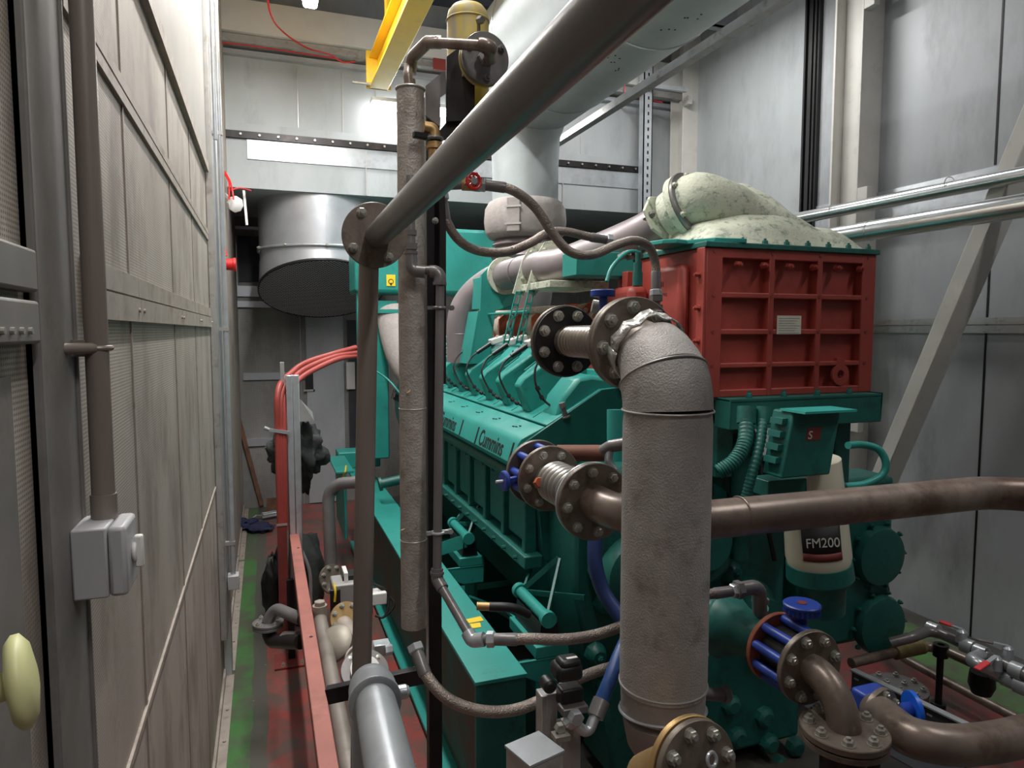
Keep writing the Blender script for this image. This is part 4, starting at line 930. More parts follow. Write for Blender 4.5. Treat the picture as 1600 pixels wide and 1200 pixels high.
# separator vessel
vs_ = thing('gas_filter_vessel', 'dusty yellow and grey cylindrical filter vessel high behind the grey pipe', 'vessel', P(731, 180, 2.0))
vt = P(731, 30, 2.02); vb = PY(733, 200, vt.y)
part(MB().lathe([(0, .061), ((vt - vb).length, .061), ((vt - vb).length + .018, .057), ((vt - vb).length + .033, .045), ((vt - vb).length + .042, .025), ((vt - vb).length + .045, .008)], V((vt.x, vt.y, vb.z)), ZP, 48), 'shell', yeld, vs_, ang=50)
part(MB().torus((vt.x, vt.y, vt.z - .008), ZP, .061, .003, 48, 6), 'weld_band', yeld, vs_)
c = P(748, 32, 1.93); m = MB(); m.hexa(c, V((.3, -1, -.2)), .011, .02); m.cyl(c, P(748, 50, 1.95), .005); part(m, 'drain_cock', steelg, vs_)
flange(vs_, fc1, V((.06, -1, -.05)), .068, .010, 3, steelg, .052, ph=-2.55, br=.008, bh=.012, bmat=steelg)
flange(vs_, fc1 + YP * .02, V((.06, -1, -.05)), .069, .010, 0, yeld, name='back_flange')
m = MB(); m.obox(fc1 + V((-.015, .05, 0)), XP * .03, YP * .03, ZP * .03); part(m, 'neck', yeld, vs_)
br_ = thing('filter_bracket', 'dark angular steel bracket plates holding the filter vessel to the black post', 'bracket', P(700, 240, 2.0))
m = MB(); m.prism([P(698, 88, 1.93), P(716, 74, 1.93), P(742, 80, 1.93), P(742, 188, 1.93), P(698, 190, 1.93)], YP * .012); part(m, 'side_plate', blkst, br_, bev=.001)
m = MB(); m.prism([P(665, 134, 1.98), P(692, 112, 1.98), P(698, 112, 1.98), P(698, 145, 1.98), P(688, 152, 1.98), P(688, 198, 1.98), P(665, 180, 1.98)], YP * .008); part(m, 'back_plate', steelg, br_)
m = MB(); m.prism([P(686, 205, 1.95), P(700, 188, 1.95), P(742, 188, 1.95), P(720, 218, 1.95), P(692, 218, 1.95)], YP * .01); part(m, 'lower_plate', blkst, br_)
solo(MB().obox(PY(687, 101, 6.36), XP * .06, YP * .01, ZP * .05), 'red_tag', redp, 'small red plate high on the far side of the filter vessel', 'plate')
# black post
pa = PY(674, 152, Yl + .07); pb = PY(679, 1200, Yl + .07); d = (pb - pa).normalized(); pz = pa + d * ((0 - pa.z) / d.z)
t = thing('steel_post', 'black square steel post standing behind the lagged pipe', 'post', pz)
part(MB().bar(pa, pz, .042, .042, YP), 'post', blkst, t, bev=.003)
part(MB().prism([P(686, 300, 2.02), P(694, 280, 2.02), P(697, 350, 2.02), P(697, 600, 2.02), P(691, 600, 2.02), P(688, 354, 2.02)], YP * .006), 'angle_edge', blkst, t)
add_bolt(P(680, 345, 1.97), YN, t, .007, .010)
q0 = P(672, 150, 2.06); 
# crossbar and other post brackets
solo(MB().bar(P(512, 1086, 1.98), P(668, 1052, 1.98), .03, .045), 'cross_bracket', blkst, 'dark steel cross bracket from the black post to the red beam', 'bracket', bev=.002)
# brass regulator on the post
t = thing('brass_valve', 'brass valve body on the black post above the grey pipe', 'valve', P(680, 260, 1.93))
c = P(679, 240, 1.93)
m = MB(); m.lathe([(-.09, .018), (.01, .018), (.012, .024), (.02, .024), (.022, .021), (.03, .021)], c, ZP, 24); part(m, 'body', brass, t)
part(MB().torus(c + ZP * .040, ZP, .020, .006, 24, 8), 'clamp_ring', steelg, t)
part(MB().tube(bend([c + ZP * .045, c + ZP * .068, c + V((-.03, 0, .070))], .015), .016, 16), 'outlet_elbow', brass, t)
m = MB(); m.bar(P(646, 210, 1.90), P(668, 214, 1.92), .02, .016); part(m, 'solenoid', blkst, t, bev=.002); part(MB().cyl(P(660, 211, 1.92), P(672, 213, 1.93), .011), 'fitting', steelg, t)
# ================================================================== small grey pipe on the post : upper jog, drop and lower diagonal
t = thing('small_bore_pipe', 'slim grey pipe jogging round the lagged pipe and down the black post', 'pipe', P(688, 900, 1.93))
d0 = 1.93
up_ = [P(641, 275, d0), P(642, 420, d0), P(688, 424, d0), P(683, 905, d0), P(738, 1000, 1.80), P(765, 999, 1.79)]
part(MB().tube(bend(up_, [.02, .02, .02, .012], 8), .0125, 20), 'tube', steelg, t)
part(MB().tube(bend([P(642, 395, d0), P(643, 423, d0), P(665, 425, d0)], .02, 8), .0175, 20), 'elbow', steelg, t)
part(MB().tube(bend([P(672, 424, d0), P(688, 424, d0), P(687, 445, d0)], .02, 8), .0175, 20), 'elbow', steelg, t)
for c_ in (P(642, 395, d0), P(687, 443, d0), P(683, 895, d0)): part(band(c_, ZP, .0195, .008), 'elbow_rim', steelg, t)
part(MB().hexa(P(642, 380, d0), ZN, .019, .020), 'union_nut', steelg, t); part(MB().hexa(P(642, 360, d0), ZN, .017, .016), 'union_nut', steelg, t)
part(MB().tube(bend([P(683, 888, d0), P(683, 905, d0), P(692, 920, 1.91)], .012, 6), .017, 20), 'elbow', steelg, t)
for yy in (481, 832):
    c = P(686 if yy < 600 else 684, yy, d0); m = MB(); m.torus(c, ZP, .0165, .004, 24, 8); m.bar(c + XN * .032, c + XP * .036, .010, .010); m.hexa(c + XP * .036 - YP * .006, YP, .008, .012); part(m, 'pipe_clamp', galv if yy > 600 else steelg, t)
part(MB().tube(bend([P(731, 988, 1.815), P(738, 1001, 1.80), P(756, 999, 1.79)], .016, 8), .0185, 20), 'elbow', galv, t)
# braided hoses
def hose(pts, r, label, ferr=True, name='braided_hose', fl=.10):
    w_ = [P(*q) for q in pts]; s_ = spline(w_, 12)
    t = thing(name, label, 'hose', w_[0], 'braided steel hoses')
    part(MB().tube(s_, r, 20), 'braid', hosem, t, ang=60)
    for e_, nx in ((s_[0], s_[6]), (s_[-1], s_[-7])):
        d = (nx - e_).normalized()
        part(MB().lathe([(-.005, r * 1.08), (.05, r * 1.14), (.055, r * 1.02)], e_, d, 24), 'ferrule', steelg, t)
        part(MB().hexa(e_ - d * .025, d, r * 1.45, .02), 'hex_nut', galv, t)
    return t
hose([(762, 290, 2.05), (800, 297, 2.05), (836, 324, 2.08), (866, 368, 2.1), (892, 394, 2.12), (925, 398, 2.15), (965, 382, 2.2), (992, 376, 2.25), (1014, 386, 2.28), (1024, 412, 2.3), (1025, 450, 2.3)], .0145, 'braided steel hose arching from the red handwheel down onto the red cooler box')
m = MB(); m.cyl(P(1025, 448, 2.3), P(1026, 500, 2.3), .013); m.hexa(P(1025, 462, 2.3), ZN, .022, .02); m.hexa(P(1026, 476, 2.3), ZN, .020, .014); solo(m, 'hose_tail', steelg, 'steel hose tail fitting standing on the red cooler casting', 'fitting')
hose([(692, 316, 2.1), (698, 346, 2.1), (718, 376, 2.12), (748, 392, 2.16), (790, 394, 2.2), (828, 380, 2.25), (856, 364, 2.3), (885, 362, 2.35), (920, 370, 2.4), (945, 374, 2.42)], .0145, 'braided steel hose sagging under the red handwheel to the teal support box')
hose([(653, 1022, 1.75), (668, 1058, 1.72), (700, 1092, 1.70), (748, 1110, 1.70), (800, 1110, 1.72), (850, 1092, 1.75), (905, 1060, 1.8), (960, 1041, 1.86), (1030, 1025, 1.95), (1090, 1020, 2.0)], .0145, 'lowest braided steel hose looping from the floor side across to the lagged riser')
hose([(776, 999, 1.785), (800, 999, 1.78), (830, 998, 1.78), (880, 999, 1.80), (930, 992, 1.83), (980, 975, 1.87), (1040, 948, 1.92), (1090, 932, 1.96), (1140, 924, 2.0)], .0145, 'braided steel hose running level from the small grey elbow behind the lagged riser')
t = thing('pipe_elbow', 'grimy screwed elbow ending a braided hose above the blue handwheel', 'elbow', P(1184, 960, 2.02))
part(MB().tube(bend([P(1150, 922, 2.0), P(1186, 916, 2.02), P(1188, 990, 2.06)], .03, 8), .0215, 24), 'elbow', steelg, t); part(band(P(1188, 938, 2.04), ZP, .025, .01), 'elbow_rim', steelg, t); part(MB().hexa(P(1150, 922, 2.0), V((1, 0, .03)), .027, .02), 'union_nut', steelg, t)
t = thing('handwheel_valve', 'brass gate valve with small red spoked handwheel', 'valve', P(738, 285, 2.05))
c = P(740, 283, 1.98); ax = V((.18, -1, .0)).normalized()
w0 = part(MB().torus(c, ax, .0215, .0045, 30, 8), 'handwheel', redr, t); _, uu, ww = basis(ax); m = MB()
for q in range(8): a_ = PI * q / 4; m.bar(c, c + (uu * math.cos(a_) + ww * math.sin(a_)) * .021, .004, .006, ax)
part(m, 'wheel_spokes', redr, w0); m = MB()
for q in range(8): a_ = PI * q / 4 + .39; p_ = c + (uu * math.cos(a_) + ww * math.sin(a_)) * .0235; m.lathe([(-.004, .0035), (.004, .0035)], p_, ax, 8)
part(m, 'wheel_knobs', redr, w0)
part(MB().lathe([(0, .010), (.006, .010)], c, ax, 16), 'wheel_hub', galv, w0)
part(MB().cyl(c, c - ax * .05, .006), 'stem', bolt, t); part(MB().cyl(P(722, 287, 2.05), P(742, 288, 2.05), .02), 'valve_body', brass, t); part(MB().cyl(P(700, 290, 2.05), P(722, 289, 2.05), .013), 'inlet_pipe', steelg, t); m = MB(); m.hexa(P(742, 288, 2.05), V((1, 0, 0)), .022, .022); part(m, 'hex_nut', steelg, t)
# ================================================================== big lagged riser with bellows
ix, iy = .833, 1.316
zc_ = 2 - 18 * 2.02 / F
f1p = P(885, 534, 2.04); f2p = P(987, 536, 1.68); Xr = (f1p.x + f2p.x) / 2; zc_ = (f1p.z + f2p.z) / 2
t = thing('lagged_riser', 'thick vertical pipe in grey hammered lagging with a top elbow and steel bellows', 'pipe', (ix, iy, .8))
f1 = V((Xr, f1p.y, zc_)); f2 = V((Xr, f2p.y, zc_)); ix = Xr
flange(t, f1 + YP * .02, YN, .107, .014, 0, flg, name='back_flange')
flange(t, f1 + YN * .0, YN, .103, .008, 8, black, .080, ph=.39, br=.0125, bh=.014, label='black rubber faced flange with eight bolts', name='bellows_flange')
lb_ = [(0, .045)]; n_ = 28; L_ = (f1 - f2).length - .02
for q in range(16 * 6 + 1): lb_.append((.012 + q * (L_ - .03) / 96, .0385 + .0075 * abs(math.sin(q * PI / 6)) ** .8))
lb_.append((L_, .044)); part(MB().lathe(lb_, f1 + YN * .01, YN, 40), 'bellows', M('bright_bellows', (.42, .38, .34), .28, .95, .08, 20), t, ang=30)
flange(t, f2 + YP * .012, YN, .113, .014, 0, flg, name='back_flange')
flange(t, f2 + YN * .004, YN, .113, .016, 8, flg, .088, ph=.1, br=.0125, bh=.014, name='elbow_flange')
iy = f2.y - .165; Rl = .0985
arc = [V((ix, f2.y - .01, zc_ - .0))]
cc = V((ix, f2.y - .02, zc_ - .145))
arc = [cc + V((0, -.145 * math.sin(a_), .145 * math.cos(a_))) for a_ in [q * PI / 2 / 12 for q in range(13)]]
iy = cc.y - .145
part(MB().tube(arc[:8], .060, 32), 'bare_elbow', flg, t, ang=60)
def miter(a0, a1, r0, r1): return MB().tube([cc + V((0, -.145 * math.sin(a_), .145 * math.cos(a_))) for a_ in [a0 + (a1 - a0) * q / 3 for q in range(4)]], [r0, r0 + (r1 - r0) * .33, r0 + (r1 - r0) * .66, r1], 48)
part(miter(.50, 1.05, .082, .097), 'elbow_lagging', lag, t, ang=40); part(miter(1.03, PI / 2, .099, .099), 'elbow_lagging', lag, t, ang=40)
def bead(a_, r_): 
    d_ = V((0, -math.cos(a_), -math.sin(a_))); return MB().torus(cc + V((0, -.145 * math.sin(a_), .145 * math.cos(a_))), d_, r_, .0025, 48, 8)
part(bead(1.04, .099), 'lagging_bead', trimm, t); part(bead(PI / 2, .100), 'lagging_bead', trimm, t)
zl = PY(1040, 1112, iy - Rl).z
part(MB().lathe([(0, Rl), (cc.z - zl - .03, Rl), (cc.z - zl, Rl - .003)], (ix, iy, zl), ZP, 64), 'lagging', lag, t, ang=50)
part(MB().torus((ix, iy, zl + .01), ZP, Rl + .0005, .002, 64, 6), 'lagging_bead', trimm, t)
zl2 = PY(1040, 1150, iy - Rl).z
part(MB().lathe([(0, Rl - .004), (zl - zl2 + .015, Rl - .002)], (ix, iy, zl2), ZP, 64), 'lower_lagging', jacket, t); part(MB().torus((ix, iy, zl2), V((0, .12, 1)), Rl - .001, .0035, 64, 6), 'tie_wire', galv, t)
part(MB().tube([(ix, iy, zl2), (ix + .01, iy + .005, zl2 - .06), (ix + .05, iy + .01, zl2 - .14)], [.094, .09, .08], 48), 'lower_elbow', jacket, t, ang=60)
part(MB().torus((ix + .035, iy, zl2 - .10), V((.6, 0, -1)), .088, .0028, 48, 6), 'tie_wire', galv, t)
# foil collar torn open round the elbow
m = MB(); vs = []; fs = []; n_ = 26; rr = random.Random(5); fcc = cc + V((0, -.145 * math.sin(.42), .145 * math.cos(.42))); ad = V((0, -math.cos(.42), -math.sin(.42))); _, uu, ww = basis(ad)
for i in range(n_ + 1):
    a_ = i / n_ * PI * 2
    rad = (uu * math.cos(a_) + ww * math.sin(a_)); r_ = .084 + .010 * rr.random()
    for w_ in (-.014 - .01 * rr.random(), .012 + .008 * rr.random()): vs.append(fcc + rad * (r_ + .004 * rr.random()) + ad * w_)
for i in range(n_): fs.append((2 * i, 2 * i + 1, 2 * i + 3, 2 * i + 2))
m.add(vs, fs); part(m, 'foil_collar', foil, t, thick=.004, ang=20, label='crumpled torn foil tape')
m = MB(); rr = random.Random(9)
for q in range(7):
    c_ = V((ix, iy, 0)) + V((math.cos(.1) * Rl, .02, PX(1112, 818 + q * 8, ix + Rl).z)); vs = [c_ + V((rr.uniform(-.004, .014), rr.uniform(-.02, .02), rr.uniform(-.02, .02))) for _ in range(4)]; m.add(vs, [(0, 1, 2), (0, 2, 3), (0, 1, 3), (1, 2, 3)])
part(m, 'foil_scrap', foil, t)
c = P(1085, 1200, 1.28)
lo = thing('bottom_flange_pair', 'bolted steel flange pair at the foot of the grey lagged riser', 'flange', c)
flange(lo, c, V((.10, -1, .18)), .088, .013, 8, flg, .068, ph=.2, br=.010, bh=.013); flange(lo, c - V((.10, -1, .18)).normalized() * .018, V((.10, -1, .18)), .090, .012, 0, brass, name='gasket_flange')
m = MB(); m.torus(c + V((.012, -.035, .035)), V((.3, -1, .3)), .012, .0035, 20, 6); part(m, 'wire_loop', galv, lo)
part(MB().cyl(c + YP * .01, c + V((-.02, .12, -.10)), .055), 'pipe_stub', brass, lo)
# ================================================================== brown water pipe with blue butterfly valve
xb = PY(861, 749, 2.0).x
B_ = P(861, 749, 2.32); C_ = P(921, 780, 2.0); xb = (B_.x + C_.x) / 2; zb = (B_.z + C_.z) / 2
B_ = V((xb, B_.y, zb)); C_ = V((xb, C_.y, zb))
t = thing('water_pipe', 'long brown steel pipe crossing behind the lagged riser with flanges and bellows', 'pipe', (1.5, 1.49, zb - .05))
flange(t, B_ + YP * .11, YN, .113, .016, 0, flg, name='back_flange')
flange(t, B_, YN, .110, .016, 8, flg, .085, ph=.3, br=.0115, bh=.013)
lb_ = [(.012, .055)]; n_ = 14; L_ = (B_ - C_).length - .0
for q in range(8 * 8 + 1): lb_.append((.05 + q * (L_ - .09) / 64, .055 + .013 * abs(math.sin(q * PI / 8)) ** .8))
lb_.append((L_, .055)); part(MB().lathe(lb_, B_, YN, 48), 'bellows', M('clean_bellows', (.40, .385, .36), .35, .8, .1, 20), t, ang=30)
flange(t, C_ + YP * .012, YN, .113, .008, 0, galv, name='gasket_ring')
flange(t, C_, YN, .113, .017, 8, flg, .088, ph=.1, br=.0115, bh=.013)
Yb = 1.50
ze = P(1480, 788, 2.0).z
pw = [C_, V((xb, Yb, zb)), V((2.13, Yb, zb - .01)), V((2.5, Yb - .35, zb - .02))]
part(MB().tube(bend(pw, [.20, .25], 12), .051, 40), 'tube', steel, t, ang=60)
m = MB(); m.torus((1.18, Yb, zb), XP, .0512, .002, 32, 6); part(m, 'weld_bead', steel, t)
part(MB().hexa(B_ + V((-.06, -.06, .0)), V((-.2, -1, .3)), .018, .035), 'copper_nut', orange, t)
# blue valve between the flanges
bv = thing('butterfly_valve', 'blue butterfly valve clamped between brown flanges with a small side handwheel', 'valve', B_ + YP * .06)
part(MB().lathe([(0, .07), (.012, .075), (.065, .075), (.078, .07)], B_ + YP * .022, YP, 40), 'valve_body', black, bv)
for a_ in (2.35, 3.0, 1.6, .9, 3.6): part(MB().cyl(B_ + V((math.cos(a_) * .092, .016, math.sin(a_) * .092)), B_ + V((math.cos(a_) * .092, .108, math.sin(a_) * .092)), .013), 'lug', blue, bv)
hw = P(792, 751, 2.30)
part(MB().lathe([(0, .030), (.004, .034), (.012, .034), (.016, .030)], hw, V((-1, -.12, 0)), 32), 'handwheel', blue, bv); part(MB().cyl(hw, hw + V((-.040, -.005, 0)), .005), 'spindle', wht, bv); part(MB().bar(hw, hw + V((.055, .0, .006)), .018, .018), 'gear_arm', blue, bv, bev=.003)
# rusty branch pipe on the right of the valve
t = thing('branch_pipe', 'rusty red brown pipe leading from the valve to a grey hose elbow', 'pipe', P(905, 712, 2.55))
part(MB().cyl(P(870, 708, 2.5), P(950, 708, 2.5), .030), 'tube', M('rusty_pipe', (.20, .085, .06), .6, .2, .2, 10), t)
part(MB().tube(bend([P(942, 705, 2.42), P(955, 697, 2.40), P(985, 692, 2.36)], .02), .022, 18), 'rubber_elbow', steelg, t); part(MB().tube(spline([P(953, 700, 2.4), P(951, 720, 2.4), P(960, 735, 2.4)]), .014, 12), 'hose_end', galv, t)
# blue hose in the dark and blue-handled tall valve behind the bellows
t = thing('blue_lever_valve', 'blue T shaped valve handle rising behind the black faced flange', 'valve', P(945, 500, 2.3))
m = MB(); m.lathe([(0, .040), (.022, .040)], P(942, 453, 2.25), ZN, 32); part(m, 'handle_disc', blue, t, bev=.003); part(MB().cyl(P(942, 458, 2.25), P(944, 495, 2.25), .014), 'handle_stem', blue, t)
part(MB().cyl(P(925, 478, 2.32), P(945, 482, 2.32), .022), 'fitting', bolt, t)
part(MB().tube(spline([P(928, 838, 2.4), P(930, 880, 2.38), P(945, 930, 2.36), P(970, 965, 2.34)]), .022, 14), 'x', dkblue) if 0 else None
solo(MB().tube(spline([P(930, 836, 2.45), P(930, 880, 2.42), P(943, 925, 2.4), P(972, 968, 2.36)]), .026, 16), 'oil_hose', dkblue, 'dark blue hose hanging in the shade under the flanged bellows', 'hose')
t = thing('oil_hose', 'bright blue rubber hose with steel ferrule beside the foot of the lagged riser', 'hose', P(930, 1130, 1.6))
part(MB().tube(spline([P(938, 1098, 1.62), P(952, 1065, 1.64), P(965, 1030, 1.68), P(985, 985, 1.75)]), .0165, 18), 'hose', M('blue_rubber_hose', (.02, .07, .24), .4, 0, .1), t)
part(MB().cyl(P(930, 1120, 1.6), P(940, 1094, 1.62), .020), 'ferrule', steelg, t)
part(MB().tube(bend([P(930, 1118, 1.6), P(918, 1148, 1.58), P(896, 1128, 1.58)], .015), .0125, 16), 'elbow', galv, t); part(MB().hexa(P(896, 1128, 1.58), V((-.7, 0, .5)), .018, .02), 'hex_nut', galv, t)
# black gauge / transmitter on galvanised strut, junction box
t = thing('pressure_transmitter', 'black rounded transmitter housing with small white label on a galvanised strut', 'instrument', P(890, 1080, 1.6))
c = P(885, 1046, 1.6)
part(MB().obox(c, XP * .033, YP * .028, ZP * .020), 'housing', black, t, bev=.012); part(MB().obox(c + V((.002, -.005, .022)), XP * .026, YP * .022, ZP * .010), 'housing_lid', black, t, bev=.009)
part(MB().obox(c + V((.008, -.012, .0325)), XP * .013, YP * .004, ZP * .0006), 'white_label', wht, t)
part(MB().lathe([(0, .016), (.03, .016), (.035, .01)], P(852, 1064, 1.6), YN, 20), 'round_knob', black, t); part(MB().obox(P(890, 1085, 1.62), XP * .028, YP * .02, ZP * .022), 'lower_body', black, t, bev=.005)
part(MB().obox(P(895, 1106, 1.6), XP * .032, YP * .018, ZP * .009), 'clamp_plate', steelg, t, bev=.003); part(MB().hexa(P(897, 1118, 1.58), YN, .018, .02), 'hex_nut', galv, t)
t = thing('support_strut', 'galvanised slotted strut standing on the floor carrying the black transmitter', 'strut', P(870, 1200, 1.62))
a = P(858, 1085, 1.63); m = MB(); m.box(a.x - .02, a.x + .022, a.y, a.y + .035, 0, a.z); m.box(a.x - .02, a.x - .005, a.y - .004, a.y, 0, a.z); part(m, 'channel', trimm, t, bev=.002)
a2 = P(900, 1150, 1.6); m = MB(); m.box(a2.x - .03, a2.x + .022, a2.y + .02, a2.y + .05, 0, a2.z + .02); part(m, 'channel', trimm, t, bev=.002)
m = MB(); c = P(876, 1150, 1.56); m.obox(c, XP * .018, YP * .015, ZP * .006); m.hexa(P(873, 1135, 1.57), YN, .012, .014); part(m, 'strut_nut', bolt, t)
t = thing('junction_box', 'plain grey sheet metal junction box low in front of the strut', 'box', P(840, 1200, 1.45))
c = P(835, 1192, 1.45); part(MB().obox(c + ZN * .045, V((.042, .012, 0)), V((-.012, .040, 0)), ZP * .075), 'box_body', trimm, t, bev=.003); part(MB().obox(c + ZP * .031, V((.044, .0125, 0)), V((-.0125, .042, 0)), ZP * .003), 'box_lid', galv, t, bev=.001)
# short hose with brass ends inside the frame
t = thing('drain_hose', 'short dark hose with brass fittings lying inside the base frame', 'hose', P(760, 950, 2.3))
part(MB().tube(spline([P(765, 948, 2.35), P(800, 950, 2.35), P(825, 960, 2.4)]), .016, 14), 'hose', hosed, t); part(MB().cyl(P(745, 947, 2.35), P(768, 948, 2.35), .014), 'fitting', brass, t)
# ================================================================== right bottom: valve, flanges, elbows
XD = .000872
Db = 1.75; Dd = 1.866
g1 = P(1262, 1040, Dd); g2 = P(1318, 1146, Db); gx = (g1.x + g2.x) / 2
g1.x = gx; g2.x = gx
t = thing('elbow_pipe', 'brown steel elbow pipe bending down between two bolted flanges', 'pipe', g2)
flange(t, g1, YN, .101, .016, 8, flg, .079, ph=.3, br=.0115, bh=.014)
flange(t, g2, ZP, .106, .016, 8, flg, .082, ph=.1, br=.0115, bh=.014)
flange(t, g2 - ZP * .02, ZP, .104, .014, 0, flg, name='lower_flange')
part(MB().cyl((g2.x, g2.y, g2.z - .02), (g2.x, g2.y, .3), .055), 'drop_tube', blkst, t)
hh = g1.z - g2.z
part(MB().tube(bend([g1, V((gx, g2.y, g1.z)), g2], min(.16, hh * .98), 14), .0405, 36), 'elbow', steel, t, ang=60)
bv2 = thing('butterfly_valve', 'blue butterfly valve with toothed blue handwheel on top beside the red flange', 'valve', g1 + YP * .1)
part(MB().lathe([(0, .07), (.1, .07)], g1 + YP * .005, YP, 36), 'valve_body', black, bv2)
for a_ in (2.2, 2.85, 3.5, 4.1, 1.4): part(MB().cyl(g1 + V((math.cos(a_) * .085, .0, math.sin(a_) * .085)), g1 + V((math.cos(a_) * .085, .11, math.sin(a_) * .085)), .013), 'lug', blue, bv2)
rfl = flange(bv2, g1 + YP * .125, YN, .100, .014, 0, M('rust_red_flange', (.30, .09, .05), .6, .1, .2, 12), name='red_flange', label='rust red flange')
hc = P(1253, 948, 1.93)
m = MB(); pf = []
for q in range(48):
    a_ = 2 * PI * q / 48; r_ = .050 if q % 2 else .046; pf.append(hc + V((math.cos(a_) * r_, math.sin(a_) * r_, -.016)))
m.prism(pf, (0, 0, .018)); m.lathe([(0, .0505), (.006, .0505), (.009, .047)], hc + ZP * .002, ZP, 40); part(m, 'handwheel', blue, bv2)
part(MB().cyl(hc + ZP * .0115, hc + ZP * .0125, .013), 'wheel_bore', reddk, bv2); part(MB().cyl(hc, hc - ZP * .08, .016), 'valve_neck', blue, bv2)
t = thing('pump_inlet_pipe', 'teal stub pipe leading from the engine to the rust red flange', 'pipe', g1 + YP * .4)
part(MB().lathe([(0, .06), (.05, .06), (.10, .075), (.14, .10), (.16, .10), (.18, .08), (.36, .08)], g1 + YP * .14 , V((-.42, 1, .06)), 36), 'pipe', tealshade, t)
part(MB().cyl(P(1188, 950, 2.08), P(1190, 1000, 2.15), .024), 'side_boss', tealshade, t)
# second brown pipe
h1 = P(1372, 1112, 1.95); t = thing('return_pipe', 'lower brown steel pipe curving out to the right from a small flange', 'pipe', h1)
flange(t, h1, V((.15, -1, 0)), .070, .014, 6, flg, .056, ph=.4, br=.009, bh=.010)
part(MB().tube(spline([h1, P(1388, 1126, 1.86), P(1425, 1152, 1.76), P(1490, 1164, 1.74), P(1560, 1158, 1.78), P(1640, 1140, 1.85), P(1760, 1120, 1.95)]), .049, 36), 'tube', steel, t, ang=60)
bv3 = thing('butterfly_valve', 'small blue valve with bright blue disc handle by the lower brown pipe', 'valve', P(1420, 1110, 2.0))
c = P(1423, 1108, 1.98); part(MB().lathe([(0, .05), (.012, .05)], c, V((1, -.35, .05)), 32), 'handle_disc', M('bright_blue_paint', (.01, .11, .60), .35, 0, .05), bv3); m = MB(); m.cyl(c, P(1402, 1112, 1.95), .02); m.hexa(P(1402, 1112, 1.95), V((-1, -.5, 0)), .018, .02); part(m, 'gear_box', blue, bv3)
part(MB().obox(P(1360, 1090, 2.1), XP * .05, YP * .03, ZP * .03), 'valve_body', blue, bv3, bev=.01)
# cable tray, manhole, small pipework on the far floor
a = PZ(1332, 1046, .62); b = PZ(1440, 1105, .62); 
a = P(1332, 1046, 2.9); b = P(1545, 1148, 2.9 * (1046 - 517) / (1148 - 517))
b.z = a.z
t = thing('cable_tray', 'perforated cable tray with a bright rim along the far floor', 'tray', ((a + b) / 2).to_tuple()[:2] + (a.z - .1,))
dn_ = (b - a).normalized(); sd = V((dn_.y, -dn_.x, 0)); 
part(MB().bar(a, b, .03, .006), 'rim', galv, t); part(MB().bar(a - ZP * .05, b - ZP * .05, .006, .10), 'side', darkp, t)
m = MB()
for q in range(14): c = a.lerp(b, (q + .5) / 14) - ZP * (.05 if q % 2 else .03) + YN * .006 + XN * .006; m.obox(c, dn_ * .010, V((0, 0, .004)), YP * .001)
part(m, 'slots', trimm, t, kind='stuff')
part(MB().bar(a - ZP * .1 + XN * .12, b - ZP * .1 + XN * .12, .3, .006), 'tray_floor', darkp, t)
for q in (.2, .8): c = a.lerp(b, q); part(MB().box(c.x - .02, c.x + .02, c.y - .02, c.y + .02, 0, c.z - .1), 'tray_leg', blkst, t)
c = PZ(1402, 1072, .10); t = thing('blind_cover', 'round dark bolted cover plate on the red floor behind the cable tray', 'cover', c - ZP * .1)
part(MB().cyl(c - ZP * .1, c + ZP * .0, .15), 'drum', steelg, t)
for q in range(8): add_bolt(c + V((math.cos(q * PI / 4) * .12, math.sin(q * PI / 4) * .12, 0)), ZP, t, .014, .016)
for q in range(3): add_bolt(c + V((math.cos(q * 2.1) * .05, math.sin(q * 2.1) * .05, 0)), ZP, t, .014, .016)
DR = 3.55
def DD(px, py, z=None): return PZ(px, py, z)
t = thing('drain_pipework', 'weathered small bore pipework with unions running low beside the right wall', 'pipe', PZ(1500, 1010, .35))
zt_ = .55
q1 = [PZ(1392, 1004, zt_ - .04), PZ(1425, 996, zt_), PZ(1455, 984, zt_), PZ(1500, 1004, zt_), PZ(1560, 1033, zt_), PZ(1640, 1074, zt_)]
part(MB().tube(bend(q1, .05, 6), .024, 16), 'top_pipe', steelg, t)
for (x, y) in ((1458, 984), (1513, 1010), (1533, 1020), (1590, 1048)): part(band(PZ(x, y, zt_), V((.1, -1, 0)), .034, .05), 'union', galv, t)
q2 = [PZ(1330, 1036, .42), PZ(1395, 1020, .42), PZ(1450, 1010, .42), PZ(1475, 1016, .42), PZ(1525, 1038, .42)]
part(MB().tube(bend(q2, .05, 6), .024, 16), 'middle_pipe', steel, t)
part(MB().tube([PZ(1398, 1020, .42), PZ(1440, 1010, .42)], [.034, .037], 16), 'insulated_sleeve', M('grimy_yellow_tape', (.22, .17, .07), .7, 0, .2, 20), t)
q3 = [PZ(1395, 1000, .12), PZ(1412, 1028, .12), PZ(1470, 1060, .12), PZ(1600, 1128, .12), PZ(1700, 1180, .12)]
part(MB().tube(bend(q3, .05, 6), .024, 16), 'bottom_pipe', steel, t)
c = PZ(1470, 1016, .42); part(MB().cyl((c.x, c.y, 0), (c.x, c.y, .45), .016), 'standing_leg', blkst, t); 
for zz in (.12, .42): part(MB().cyl((c.x, c.y, zz - .03), (c.x, c.y, zz + .03), .035), 'leg_clamp', blkst, t)
q4 = [PZ(1533, 1024, zt_), PZ(1517, 1031, zt_), PZ(1530, 1038, zt_), PZ(1560, 1052, zt_ - .05), PZ(1600, 1075, zt_ - .08), PZ(1650, 1100, zt_ - .1)]
